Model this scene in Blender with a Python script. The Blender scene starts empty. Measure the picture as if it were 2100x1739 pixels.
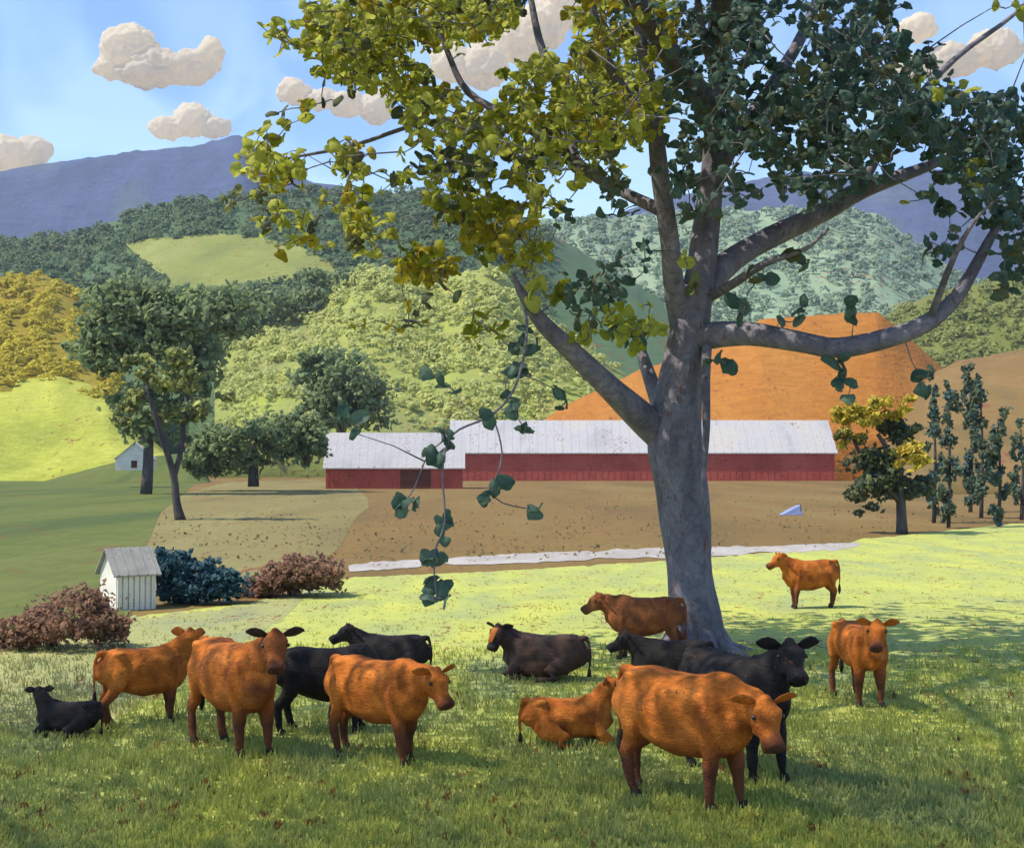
import bpy, bmesh, math, random
import numpy as np
from mathutils import Vector, Matrix, noise as mnoise

R = math.radians
rng = random.Random(7)
SC = bpy.context.scene
COL = SC.collection

# ------------------------------------------------------------------ camera
F = 2885.0                       # focal length in layout units (picture 2100 wide)
CAM_H = 3.35
PITCH = math.atan((949 - 869.5) / F)
cd = bpy.data.cameras.new('camera')
cam = bpy.data.objects.new('camera', cd)
COL.objects.link(cam)
cam.location = (0, 0, CAM_H)
cam.rotation_euler = (R(90) + PITCH, 0, 0)
cd.sensor_width = 36
cd.lens = 36 * F / 2100
cd.clip_start = 0.1
cd.clip_end = 20000
SC.camera = cam

# ------------------------------------------------------------------ sky and sun
SUN_EL, SUN_AZ = 56.0, -103.0     # azimuth from the view direction, minus is to the left
w = bpy.data.worlds.new('World')
SC.world = w
w.use_nodes = True
wn, wl = w.node_tree.nodes, w.node_tree.links
bg = wn['Background']
sky = wn.new('ShaderNodeTexSky')
sky.sky_type = 'NISHITA'
sky.sun_disc = False
sky.sun_elevation = R(SUN_EL)
sky.sun_rotation = R(SUN_AZ)
sky.air_density = 1.0
sky.dust_density = 0.3
sky.ozone_density = 1.0
# soft uneven veil in the air, the same all over the sky
tc = wn.new('ShaderNodeTexCoord')
nz = wn.new('ShaderNodeTexNoise')
nz.inputs['Scale'].default_value = 13
nz.inputs['Detail'].default_value = 2.5
nz.inputs['Distortion'].default_value = 0.6
rmp = wn.new('ShaderNodeValToRGB')
rmp.color_ramp.elements[0].position = 0.38
rmp.color_ramp.elements[0].color = (0.57, 0.71, 1.0, 1)
rmp.color_ramp.elements[1].position = 0.60
rmp.color_ramp.elements[1].color = (0.92, 0.96, 0.93, 1)
mul = wn.new('ShaderNodeMixRGB')
mul.blend_type = 'MULTIPLY'
mul.inputs['Fac'].default_value = 1
wl.new(tc.outputs['Generated'], nz.inputs['Vector'])
wl.new(nz.outputs['Fac'], rmp.inputs['Fac'])
wl.new(sky.outputs['Color'], mul.inputs['Color1'])
wl.new(rmp.outputs['Color'], mul.inputs['Color2'])
wl.new(mul.outputs['Color'], bg.inputs['Color'])
bg.inputs['Strength'].default_value = 0.13

sd = bpy.data.lights.new('sun', 'SUN')
sd.energy = 3.0
sd.angle = R(0.5)
sd.color = (1.0, 0.92, 0.76)
sun = bpy.data.objects.new('sun', sd)
COL.objects.link(sun)
to_sun = Vector((math.sin(R(SUN_AZ)) * math.cos(R(SUN_EL)), math.cos(R(SUN_AZ)) * math.cos(R(SUN_EL)), math.sin(R(SUN_EL))))
sun.rotation_euler = to_sun.to_track_quat('Z', 'Y').to_euler()
sun.location = (-60, 40, 90)

SC.view_settings.view_transform = 'Standard'
SC.view_settings.look = 'None'
SC.view_settings.exposure = 1.04
SC.view_settings.gamma = 1.0
SC.view_settings.use_curve_mapping = False
SC.cycles.use_denoising = True
SC.cycles.max_bounces = 6
SC.cycles.volume_bounces = 0
SC.cycles.transparent_max_bounces = 8


# ------------------------------------------------------------------ helpers
def P(X, Y, d):
    """point at depth d (metres along +Y) seen at layout position X, Y"""
    dx = (X - 1050) / F
    dv = (869.5 - Y) / F
    c, s = math.cos(PITCH), math.sin(PITCH)
    fy, fz = c - dv * s, s + dv * c
    k = d / fy
    return Vector((dx * k, d, CAM_H + fz * k))


def gd(Y):
    """depth at which level ground shows at layout height Y"""
    dv = (869.5 - Y) / F
    c, s = math.cos(PITCH), math.sin(PITCH)
    return -CAM_H * (c - dv * s) / (s + dv * c)


def G(X, Y):
    return P(X, Y, gd(Y))


def tag(o, label=None, cat=None, group=None, kind=None):
    if label: o['label'] = label
    if cat: o['category'] = cat
    if group: o['group'] = group
    if kind: o['kind'] = kind
    return o


def empty(name, loc, label=None, cat=None, group=None):
    o = bpy.data.objects.new(name, None)
    COL.objects.link(o)
    o.location = loc
    o.empty_display_size = 0.3
    return tag(o, label, cat, group)


def mesh_obj(name, me, mat=None, parent=None):
    o = bpy.data.objects.new(name, me)
    COL.objects.link(o)
    if mat is not None:
        for m in (mat if isinstance(mat, (list, tuple)) else [mat]):
            if m.name not in [x.name for x in me.materials if x]:
                me.materials.append(m)
    if parent: o.parent = parent
    return o


def pyd(name, v, f, mat=None, parent=None, smooth=True):
    me = bpy.data.meshes.new(name)
    me.from_pydata([tuple(p) for p in v], [], f)
    if smooth: me.shade_smooth()
    me.update()
    return mesh_obj(name, me, mat, parent)


def bm_obj(name, bm, mat=None, parent=None, smooth=False):
    bmesh.ops.recalc_face_normals(bm, faces=bm.faces)
    me = bpy.data.meshes.new(name)
    bm.to_mesh(me)
    bm.free()
    if smooth: me.shade_smooth()
    return mesh_obj(name, me, mat, parent)


def add_hex(bm, pts):
    """box from 8 corners: bottom 4 then top 4"""
    vs = [bm.verts.new(p) for p in pts]
    for f in ((3, 2, 1, 0), (4, 5, 6, 7), (0, 1, 5, 4), (1, 2, 6, 5), (2, 3, 7, 6), (3, 0, 4, 7)):
        bm.faces.new([vs[i] for i in f])


def add_box(bm, x0, x1, y0, y1, z0, z1):
    add_hex(bm, [(x0, y0, z0), (x1, y0, z0), (x1, y1, z0), (x0, y1, z0), (x0, y0, z1), (x1, y0, z1), (x1, y1, z1), (x0, y1, z1)])


def add_tube(bm, pts, n=10, power=1.0, wob=0.0, up=Vector((0, 0, 1)), carry=False):
    """closed tube through pts [(co, r_side, r_other)]"""
    rings = []
    P_ = [Vector(p[0]) for p in pts]
    prev = None
    for i, p in enumerate(pts):
        t = (P_[min(i + 1, len(P_) - 1)] - P_[max(i - 1, 0)])
        t = t.normalized() if t.length > 1e-9 else Vector((0, 0, 1))
        s = t.cross(up)
        if carry and prev is not None:
            s = prev - t * prev.dot(t)
        elif s.length < 0.2:
            s = t.cross(Vector((0, 1, 0))) if prev is None else prev - t * prev.dot(t)
        s.normalize()
        if prev is not None and s.dot(prev) < 0: s = -s
        prev = s
        o = s.cross(t)
        rs = p[1]
        ro = p[2] if len(p) > 2 else p[1]
        ring = []
        for k in range(n):
            a = 2 * math.pi * k / n
            ca, sa = math.cos(a), math.sin(a)
            ca = math.copysign(abs(ca) ** power, ca)
            sa = math.copysign(abs(sa) ** power, sa)
            q = 1.0
            if wob: q = 1 + wob * mnoise.noise(Vector((ca * 1.3, sa * 1.3, P_[i].z * 0.9 + P_[i].x * 0.6)))
            ring.append(bm.verts.new(P_[i] + s * (rs * ca * q) + o * (ro * sa * q)))
        rings.append(ring)
    for a, b in zip(rings, rings[1:]):
        for k in range(n):
            bm.faces.new((a[k], a[(k + 1) % n], b[(k + 1) % n], b[k]))
    bm.faces.new(list(reversed(rings[0])))
    bm.faces.new(rings[-1])


def resample(pts, k=4):
    """Catmull-Rom through [(X, Y, d, width)]"""
    out = []
    a = np.array(pts, float)
    n = len(a)
    for i in range(n - 1):
        p0, p1, p2, p3 = a[max(i - 1, 0)], a[i], a[i + 1], a[min(i + 2, n - 1)]
        for j in range(k):
            t = j / k
            out.append(0.5 * ((2 * p1) + (p2 - p0) * t + (2 * p0 - 5 * p1 + 4 * p2 - p3) * t * t + (3 * p1 - p0 - 3 * p2 + p3) * t ** 3))
    out.append(a[-1])
    return out


# ------------------------------------------------------------------ materials
RUST = (0.20, 0.055, 0.028)


def ramp_set(r, cols, lo=0.32, hi=0.68, ease='EASE'):
    cr = r.color_ramp
    cr.interpolation = ease
    n = len(cols)
    while len(cr.elements) < n: cr.elements.new(0.5)
    for i, c in enumerate(cols):
        cr.elements[i].position = lo + (hi - lo) * i / max(1, n - 1)
        cr.elements[i].color = (*c, 1)


def paint(name, cols, size, yk=0.3, fleck=0.5, streak=0.25, rough=0.9, bump=0.35, fine=None, coords='pos', mark_shade=None, spec=0.15, zk=1.0, fleck_col=RUST, transl=0.0):
    """surface colour in broad uneven patches with fine brushed grain and rusty specks.
    size: metres of one broad patch; fine: metres of the grain"""
    m = bpy.data.materials.new(name)
    m.use_nodes = True
    nt = m.node_tree
    N, L = nt.nodes, nt.links
    b = N['Principled BSDF']
    b.inputs['Roughness'].default_value = rough
    b.inputs['Specular IOR Level'].default_value = spec
    fine = fine or size / 9
    if coords == 'pos':
        src = N.new('ShaderNodeNewGeometry').outputs['Position']
    else:
        src = N.new('ShaderNodeTexCoord').outputs['Object']

    def mapped(sx, sy, sz):
        mp = N.new('ShaderNodeMapping')
        mp.inputs['Scale'].default_value = (sx, sy, sz)
        L.new(src, mp.inputs['Vector'])
        return mp.outputs['Vector']

    def noise(vec, scale, detail=2.0, dist=0.0, rgh=0.5):
        t = N.new('ShaderNodeTexNoise')
        t.inputs['Scale'].default_value = scale
        t.inputs['Detail'].default_value = detail
        t.inputs['Distortion'].default_value = dist
        t.inputs['Roughness'].default_value = rgh
        L.new(vec, t.inputs['Vector'])
        return t.outputs['Fac']

    big = noise(mapped(1 / size, yk / size, zk / size), 1.0, 2.5, 0.5)
    r = N.new('ShaderNodeValToRGB')
    ramp_set(r, cols)
    L.new(big, r.inputs['Fac'])
    col = r.outputs['Color']
    if mark_shade is not None:
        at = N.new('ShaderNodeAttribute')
        at.attribute_name = 'mark_shade'
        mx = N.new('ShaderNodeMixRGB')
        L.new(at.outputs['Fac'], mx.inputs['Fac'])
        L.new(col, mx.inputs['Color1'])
        mx.inputs['Color2'].default_value = (*mark_shade, 1)
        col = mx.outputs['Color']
    st = noise(mapped(0.30 / fine, yk * 1.6 / fine, 1.6 * zk / fine), 1.0, 5.0, 0.8, 0.65)
    mr = N.new('ShaderNodeMapRange')
    mr.inputs['From Min'].default_value = 0.25
    mr.inputs['From Max'].default_value = 0.75
    mr.inputs['To Min'].default_value = 1 - streak
    mr.inputs['To Max'].default_value = 1 + streak
    L.new(st, mr.inputs['Value'])
    hs = N.new('ShaderNodeHueSaturation')
    L.new(col, hs.inputs['Color'])
    L.new(mr.outputs['Result'], hs.inputs['Value'])
    col = hs.outputs['Color']
    grain = noise(mapped(1 / fine, yk / fine, zk / fine), 1.3, 1.0)
    if fleck > 0:
        gate = noise(mapped(1.9 / size, 1.9 * yk / size, 1.9 * zk / size), 1.0, 1.5)
        ad = N.new('ShaderNodeMath'); ad.operation = 'MULTIPLY_ADD'
        L.new(gate, ad.inputs[0]); ad.inputs[1].default_value = 0.55; L.new(grain, ad.inputs[2])
        th = N.new('ShaderNodeMapRange')
        th.inputs['From Min'].default_value = 1.04 - 0.13 * fleck
        th.inputs['From Max'].default_value = 1.08 - 0.13 * fleck
        L.new(ad.outputs[0], th.inputs['Value'])
        mx = N.new('ShaderNodeMixRGB')
        ml = N.new('ShaderNodeMath'); ml.operation = 'MULTIPLY'; ml.inputs[1].default_value = 0.8
        L.new(th.outputs['Result'], ml.inputs[0])
        L.new(ml.outputs[0], mx.inputs['Fac'])
        L.new(col, mx.inputs['Color1'])
        mx.inputs['Color2'].default_value = (*fleck_col, 1)
        col = mx.outputs['Color']
    L.new(col, b.inputs['Base Color'])
    if bump > 0:
        sm = N.new('ShaderNodeMath'); sm.operation = 'MULTIPLY_ADD'
        L.new(grain, sm.inputs[0]); sm.inputs[1].default_value = 0.6; L.new(st, sm.inputs[2])
        bp = N.new('ShaderNodeBump')
        bp.inputs['Strength'].default_value = bump
        bp.inputs['Distance'].default_value = fine * 0.5
        L.new(sm.outputs[0], bp.inputs['Height'])
        L.new(bp.outputs['Normal'], b.inputs['Normal'])
    if transl > 0:
        out = N['Material Output']
        tr = N.new('ShaderNodeBsdfTranslucent')
        L.new(col, tr.inputs['Color'])
        ms = N.new('ShaderNodeMixShader')
        ms.inputs['Fac'].default_value = transl
        L.new(b.outputs[0], ms.inputs[1]); L.new(tr.outputs[0], ms.inputs[2])
        L.new(ms.outputs[0], out.inputs['Surface'])
    return m


def leafmat(name, col, col2, transl=0.3):
    """leaf spray: colour varies from spray to spray, veined along its length"""
    m = bpy.data.materials.new(name)
    m.use_nodes = True
    N, L = m.node_tree.nodes, m.node_tree.links
    b = N['Principled BSDF']
    b.inputs['Roughness'].default_value = 0.65
    b.inputs['Specular IOR Level'].default_value = 0.25
    at = N.new('ShaderNodeAttribute'); at.attribute_name = 'tint'
    r = N.new('ShaderNodeValToRGB')
    ramp_set(r, [col, col2], 0.1, 0.9, 'LINEAR')
    L.new(at.outputs['Fac'], r.inputs['Fac'])
    uv = N.new('ShaderNodeUVMap'); uv.uv_map = 'uv'
    mp = N.new('ShaderNodeMapping')
    mp.inputs['Scale'].default_value = (1.2, 9, 1)
    L.new(uv.outputs['UV'], mp.inputs['Vector'])
    nz = N.new('ShaderNodeTexNoise')
    nz.inputs['Scale'].default_value = 1.6
    nz.inputs['Detail'].default_value = 2
    L.new(mp.outputs['Vector'], nz.inputs['Vector'])
    mr = N.new('ShaderNodeMapRange')
    mr.inputs['From Min'].default_value = 0.3; mr.inputs['From Max'].default_value = 0.7
    mr.inputs['To Min'].default_value = 0.72; mr.inputs['To Max'].default_value = 1.28
    L.new(nz.outputs['Fac'], mr.inputs['Value'])
    hs = N.new('ShaderNodeHueSaturation')
    L.new(r.outputs['Color'], hs.inputs['Color']); L.new(mr.outputs['Result'], hs.inputs['Value'])
    L.new(hs.outputs['Color'], b.inputs['Base Color'])
    bp = N.new('ShaderNodeBump')
    bp.inputs['Strength'].default_value = 0.5
    bp.inputs['Distance'].default_value = 0.03
    L.new(nz.outputs['Fac'], bp.inputs['Height'])
    L.new(bp.outputs['Normal'], b.inputs['Normal'])
    tr = N.new('ShaderNodeBsdfTranslucent')
    L.new(hs.outputs['Color'], tr.inputs['Color'])
    ms = N.new('ShaderNodeMixShader'); ms.inputs['Fac'].default_value = transl
    L.new(b.outputs[0], ms.inputs[1]); L.new(tr.outputs[0], ms.inputs[2])
    L.new(ms.outputs[0], N['Material Output'].inputs['Surface'])
    return m


PASTURE_COLS = [(0.31, 0.35, 0.13), (0.36, 0.39, 0.115), (0.40, 0.425, 0.105), (0.45, 0.46, 0.10)]
M = {}
M['pasture'] = paint('pasture_grass', PASTURE_COLS, 1.6, yk=0.40, fleck=0.75, streak=0.16, fine=0.16)
DRY_COLS = [(0.25, 0.265, 0.135), (0.31, 0.315, 0.125), (0.35, 0.345, 0.14)]
M['dry'] = paint('dry_pasture', DRY_COLS, 1.6, yk=0.40, fleck=0.6, streak=0.16, fine=0.16)
M['drygrass'] = paint('dry_grass_blades', DRY_COLS, 1.6, yk=0.40, fleck=0.4, streak=0.12, fine=0.16, bump=0, transl=0.5)
M['grass'] = paint('grass_blades', PASTURE_COLS, 1.6, yk=0.40, fleck=0.55, streak=0.12, fine=0.16, bump=0, transl=0.5)
M['tan'] = paint('tan_field', [(0.148, 0.098, 0.033), (0.187, 0.117, 0.036), (0.2, 0.14, 0.047)], 9, yk=0.15, fleck=0.55, fine=0.5, streak=0.12)
M['stubble'] = paint('pale_stubble', [(0.165, 0.132, 0.051), (0.207, 0.17, 0.063), (0.223, 0.194, 0.072)], 7, yk=0.15, fleck=0.5, fine=0.5, streak=0.12)
M['lane'] = paint('pale_gravel', [(0.33, 0.30, 0.265), (0.42, 0.385, 0.35)], 2.0, yk=0.4, fleck=0.7, fine=0.2, streak=0.12)
M['meadow'] = paint('meadow_grass', [(0.071, 0.1, 0.028), (0.104, 0.127, 0.028), (0.123, 0.14, 0.034)], 9, yk=0.12, fleck=0.5, fine=0.6, streak=0.18)
M['lightfield'] = paint('light_field', [(0.242, 0.268, 0.038), (0.314, 0.332, 0.046), (0.359, 0.369, 0.059)], 14, yk=0.2, fleck=0.4, fine=1.0, streak=0.24, bump=0.6)
M['yellow'] = paint('yellow_field', [(0.19, 0.149, 0.011), (0.239, 0.182, 0.014), (0.253, 0.203, 0.023)], 16, yk=0.2, fleck=0.4, fine=1.2, streak=0.24, bump=0.6)
M['forest'] = paint('forest_floor', [(0.062, 0.11, 0.047), (0.076, 0.127, 0.053), (0.083, 0.131, 0.05)], 40, yk=0.2, fleck=0.6, fine=2.5, streak=0.2)
M['clearing'] = paint('clearing_grass', [(0.165, 0.187, 0.049), (0.203, 0.221, 0.052), (0.232, 0.246, 0.071)], 25, yk=0.2, fleck=0.6, fine=2.2, streak=0.14)
M['sage'] = paint('sage_field', [(0.206, 0.222, 0.072), (0.25, 0.272, 0.068), (0.295, 0.335, 0.068)], 22, yk=0.3, fleck=0.55, fine=1.3, streak=0.13)
M['orange'] = paint('orange_field', [(0.306, 0.116, 0.018), (0.344, 0.132, 0.021), (0.36, 0.151, 0.028)], 18, yk=0.2, fleck=0.4, fine=1.2, streak=0.24, bump=0.6)
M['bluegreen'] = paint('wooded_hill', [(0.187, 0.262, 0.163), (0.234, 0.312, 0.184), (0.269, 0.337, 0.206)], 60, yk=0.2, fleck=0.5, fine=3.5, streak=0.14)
M['olivehill'] = paint('olive_hill', [(0.11, 0.133, 0.029), (0.141, 0.157, 0.032), (0.157, 0.172, 0.039)], 16, yk=0.2, fleck=0.35, fine=1.2, streak=0.16)
M['brownhill'] = paint('brown_bank', [(0.148, 0.102, 0.033), (0.192, 0.121, 0.039), (0.218, 0.133, 0.045)], 12, yk=0.2, fleck=0.55, fine=0.9, streak=0.12)
M['mountain'] = paint('mountain_hazed_woods', [(0.037, 0.052, 0.101), (0.05, 0.07, 0.14), (0.061, 0.084, 0.116)], 170, yk=0.2, fleck=0, fine=16, streak=0.22, bump=0.7)  # part of the distance haze painted in as blue base colour
M['bark'] = paint('grey_bark', [(0.125, 0.116, 0.138), (0.18, 0.168, 0.198), (0.245, 0.225, 0.255)], 0.45, yk=1, zk=0.3, fleck=0.35, fine=0.07, streak=0.45, bump=1.0)
M['barkdark'] = paint('dark_bark', [(0.055, 0.05, 0.05), (0.10, 0.09, 0.085)], 0.6, yk=1, zk=0.35, fleck=0.4, fine=0.09, streak=0.25, bump=0.6)
M['roof'] = paint('white_metal_roof', [(0.36, 0.345, 0.345), (0.42, 0.405, 0.405), (0.45, 0.42, 0.385)], 7, yk=0.4, fleck=0.3, fine=0.5, streak=0.07, rough=0.6)
M['redwall'] = paint('red_barn_boards', [(0.34, 0.07, 0.048), (0.42, 0.09, 0.062), (0.45, 0.11, 0.075)], 5, yk=0.4, fleck=0.7, fine=0.4, streak=0.12)
M['doordark'] = paint('dark_brown_door', [(0.10, 0.035, 0.022), (0.14, 0.05, 0.03)], 2, fleck=0.3, fine=0.3)
M['shedwhite'] = paint('white_shed_boards', [(0.66, 0.62, 0.54), (0.76, 0.72, 0.63)], 0.6, yk=1, fleck=0.2, fine=0.06, streak=0.08)
M['shedroof'] = paint('grey_shed_roof', [(0.30, 0.285, 0.26), (0.37, 0.35, 0.32)], 0.7, yk=1, fleck=0.35, fine=0.07, streak=0.1, rough=0.7)
M['bluetarp'] = paint('blue_tarp', [(0.20, 0.24, 0.42), (0.25, 0.29, 0.5)], 0.6, fleck=0.2, fine=0.1, rough=0.5)
M['cloud'] = paint('cloud_white', [(0.92, 0.80, 0.60), (0.96, 0.85, 0.67)], 160, yk=1, fleck=0, fine=14, streak=0.05, bump=0.2, rough=1, spec=0, transl=0.65)
M['cow_red'] = paint('red_cow_coat', [(0.26, 0.065, 0.012), (0.44, 0.12, 0.016), (0.60, 0.185, 0.03)], 0.34, yk=1, fleck=0.5, fine=0.035, streak=0.36, coords='obj', mark_shade=(0.055, 0.022, 0.017), bump=0.9, fleck_col=(0.16, 0.05, 0.02), rough=0.7)
M['cow_brown'] = paint('brown_cow_coat', [(0.15, 0.05, 0.02), (0.25, 0.08, 0.026), (0.34, 0.12, 0.04)], 0.34, yk=1, fleck=0.5, fine=0.035, streak=0.36, coords='obj', mark_shade=(0.06, 0.025, 0.018), bump=0.9, rough=0.7)
M['cow_dark'] = paint('dark_brown_cow_coat', [(0.03, 0.022, 0.02), (0.05, 0.03, 0.025), (0.12, 0.06, 0.04)], 0.45, yk=1, fleck=0.35, fine=0.035, streak=0.2, coords='obj', mark_shade=(0.02, 0.016, 0.016), bump=0.9, rough=0.6)
M['cow_black'] = paint('black_cow_coat', [(0.014, 0.013, 0.014), (0.022, 0.019, 0.019), (0.036, 0.029, 0.026)], 0.45, yk=1, fleck=0.2, fine=0.035, streak=0.3, coords='obj', mark_shade=(0.014, 0.014, 0.016), bump=0.9, rough=0.6, spec=0.1)
M['cow_face'] = paint('orange_cow_face', [(0.42, 0.13, 0.03), (0.5, 0.165, 0.042)], 0.45, yk=1, fleck=0.2, fine=0.035, coords='obj')
M['hoof'] = paint('hoof_horn', [(0.03, 0.024, 0.02), (0.05, 0.04, 0.03)], 0.1, fleck=0, fine=0.02, coords='obj')
M['eye'] = paint('eye_black', [(0.008, 0.008, 0.01), (0.012, 0.012, 0.014)], 0.1, fleck=0, fine=0.02, coords='obj', rough=0.2, spec=0.5, bump=0)
LM = [leafmat('leaf_olive', (0.35, 0.375, 0.04), (0.53, 0.55, 0.11), 0.55),
      leafmat('leaf_yellow', (0.33, 0.27, 0.012), (0.42, 0.35, 0.03)),
      leafmat('leaf_bright', (0.20, 0.23, 0.012), (0.28, 0.29, 0.02)),
      leafmat('leaf_dark', (0.06, 0.12, 0.092), (0.13, 0.20, 0.155), 0.4),
      leafmat('leaf_mid', (0.075, 0.095, 0.045), (0.13, 0.15, 0.075)),
      leafmat('leaf_sage', (0.12, 0.14, 0.05), (0.22, 0.24, 0.10)),
      leafmat('leaf_forest', (0.10, 0.16, 0.07), (0.165, 0.225, 0.10), 0.4),
      leafmat('leaf_teal', (0.035, 0.09, 0.12), (0.06, 0.14, 0.17), 0.2),
      leafmat('leaf_russet', (0.30, 0.165, 0.11), (0.41, 0.24, 0.16), 0.4),
      leafmat('leaf_gold', (0.48, 0.36, 0.03), (0.58, 0.45, 0.07), 0.3)]
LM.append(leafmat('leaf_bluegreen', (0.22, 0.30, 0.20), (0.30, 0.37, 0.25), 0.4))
LM.append(leafmat('leaf_tree', (0.20, 0.265, 0.115), (0.30, 0.37, 0.165), 0.45))
LM += [leafmat('leaf_light', (0.46, 0.49, 0.17), (0.63, 0.65, 0.22), 0.45), leafmat('leaf_hillside', (0.22, 0.25, 0.06), (0.33, 0.35, 0.10), 0.4), leafmat('leaf_weed', (0.22, 0.165, 0.075), (0.32, 0.26, 0.125), 0.5), leafmat('leaf_ochre', (0.46, 0.38, 0.03), (0.62, 0.53, 0.06), 0.45)]
OLIVE, YEL, BRI, DARK, MID, SAGE, FOREST, TEAL, RUSSET, GOLD, BLUEG, TREEG, LIGHTG, OLIVEG, WEED, OCHRE = range(16)

# ------------------------------------------------------------------ leaf sprays
NU, NV = 7, 4


def dab_template(seed, NU=NU, NV=NV):
    r = random.Random(seed)
    pts = []
    skew = r.uniform(-0.35, 0.35)
    asp = r.uniform(0.55, 0.78)
    notch = r.uniform(0, 0.16)
    for i in range(NU):
        u = math.sin(math.pi / 2 * (-1 + 2 * i / (NU - 1)))
        wd = max(0.2, (1 - u * u) ** 0.5) * (1 + notch * math.sin(5 * u + seed))
        for j in range(NV):
            v = -1 + 2 * j / (NV - 1)
            x = u * (1 - 0.10 * v * v) + r.uniform(-0.04, 0.04)
            y = v * wd * asp + skew * (u * u - 0.4) + r.uniform(-0.035, 0.035)
            z = 0.26 - 0.30 * u * u - 0.22 * v * v + r.uniform(-0.06, 0.06)
            pts.append((x, y, z))
    return np.array(pts)


def grid_faces(NU, NV):
    return (np.array([(i * NV + j, (i + 1) * NV + j, (i + 1) * NV + j + 1, i * NV + j + 1) for i in range(NU - 1) for j in range(NV - 1)]),
            np.array([(i / (NU - 1), j / (NV - 1)) for i in range(NU) for j in range(NV)]))


FULL = ([dab_template(i) for i in range(14)], *grid_faces(NU, NV))
FAR = ([dab_template(i, 3, 3) for i in range(14)], *grid_faces(3, 3))


def rand_rot(r, up=0.5):
    """random orientation, leaf faces turned upward and outward as leaves are"""
    n = Vector((r.gauss(0, 1), r.gauss(0, 1) - 0.25, r.gauss(0, 1) + up)).normalized()
    t = n.orthogonal().normalized()
    q = Matrix.Rotation(r.uniform(0, 2 * math.pi), 3, n)
    t = q @ t
    b = n.cross(t)
    return np.array([[t.x, b.x, n.x], [t.y, b.y, n.y], [t.z, b.z, n.z]])


def dabs_mesh(name, items, off=(0, 0, 0), kit=None):
    """items: (centre, half length, colour slot, tint, template, rotation)"""
    TEMPL, DFACES, DUV = kit or FULL
    n = len(items)
    nv = len(TEMPL[0])
    V = np.empty((n * nv, 3))
    T = np.empty(n * nv, np.float32)
    off = np.array(off)
    mi = np.empty(n * len(DFACES), np.int32)
    used = sorted(set(i[2] for i in items))
    slot = {k: a for a, k in enumerate(used)}
    for i, (c, s, k, t, tp, rot) in enumerate(items):
        V[i * nv:(i + 1) * nv] = (TEMPL[tp] * s) @ rot.T + np.array(c) - off
        T[i * nv:(i + 1) * nv] = t
        mi[i * len(DFACES):(i + 1) * len(DFACES)] = slot[k]
    Fc = (DFACES[None] + (np.arange(n) * nv)[:, None, None]).reshape(-1, 4)
    me = bpy.data.meshes.new(name)
    me.vertices.add(len(V)); me.vertices.foreach_set('co', V.ravel())
    me.loops.add(Fc.size); me.loops.foreach_set('vertex_index', Fc.ravel().astype(np.int32))
    me.polygons.add(len(Fc))
    me.polygons.foreach_set('loop_start', np.arange(0, Fc.size, 4, dtype=np.int32))
    me.polygons.foreach_set('loop_total', np.full(len(Fc), 4, np.int32))
    for k in used: me.materials.append(LM[k])
    me.polygons.foreach_set('material_index', mi)
    uv = me.uv_layers.new(name='uv')
    uv.data.foreach_set('uv', np.tile(DUV[DFACES.ravel()], (n, 1)).ravel().astype(np.float32))
    a = me.attributes.new('tint', 'FLOAT', 'POINT')
    a.data.foreach_set('value', T)
    me.update(calc_edges=True)
    me.shade_smooth()
    return me


def pick(r, weights):
    t = r.random() * sum(weights.values())
    for k, v in weights.items():
        t -= v
        if t <= 0: return k
    return k


def foliage(name, items, parent=None, off=(0, 0, 0), kit=None):
    o = mesh_obj(name, dabs_mesh(name, items, off, kit), None, parent)
    return tag(o, kind='stuff') if parent else o


def crown_items(r, X, Y, d, rx, ry, n, size, weights, up=0.5, ek=1.0, lump=0.25):
    """n sprays in an ellipsoid centred at layout X, Y and depth d; rx, ry, size in layout units"""
    k = d / F
    c = P(X, Y, d)
    out = []
    N_ = int(n * 4.2)
    m = max(5, int(n / 9))
    cl = []
    for _ in range(m):
        while True:
            v = Vector((r.uniform(-1, 1), r.uniform(-1, 1), r.uniform(-1, 1)))
            if 0.3 < v.length < 1 and r.random() < v.length ** 1.2: break
        cl.append((v * 0.88, r.uniform(0.16, 0.34), r.random()))
    for _ in range(N_):
        v, sp, tone = cl[r.randrange(m)]
        v = v + Vector((r.gauss(0, 1), r.gauss(0, 1), r.gauss(0, 0.8))) * sp * 0.62
        q = 1 + lump * mnoise.noise(v * 2.1 + Vector((X * 0.01, Y * 0.01, 0)))
        p = c + Vector((v.x * rx * k * q, v.y * max(rx, ry) * k * q * ek, v.z * ry * k * q))
        out.append((p, 0.50 * size * k * r.uniform(0.6, 1.4), pick(r, weights), 0.55 * tone + 0.45 * r.random(), r.randrange(14), rand_rot(r, up)))
    return out


def trunk_px(bm, pts, k=4, n=10, wob=0.12):
    """tapered limb from [(X, Y, d, width in layout units)]"""
    add_tube(bm, [(P(a[0], a[1], a[2]), max(0.004, a[3] * a[2] / F / 2)) for a in resample(pts, k)], n, 1.0, wob, carry=True)


def shift(o, loc):
    o.data.transform(Matrix.Translation(-Vector(loc)))
    return o


# ------------------------------------------------------------------ the land
def line(pts):
    a = sorted(pts)
    xs, ys = [p[0] for p in a], [p[1] for p in a]
    return lambda x: float(np.interp(x, xs, ys))


SHEETS = {}


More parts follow.
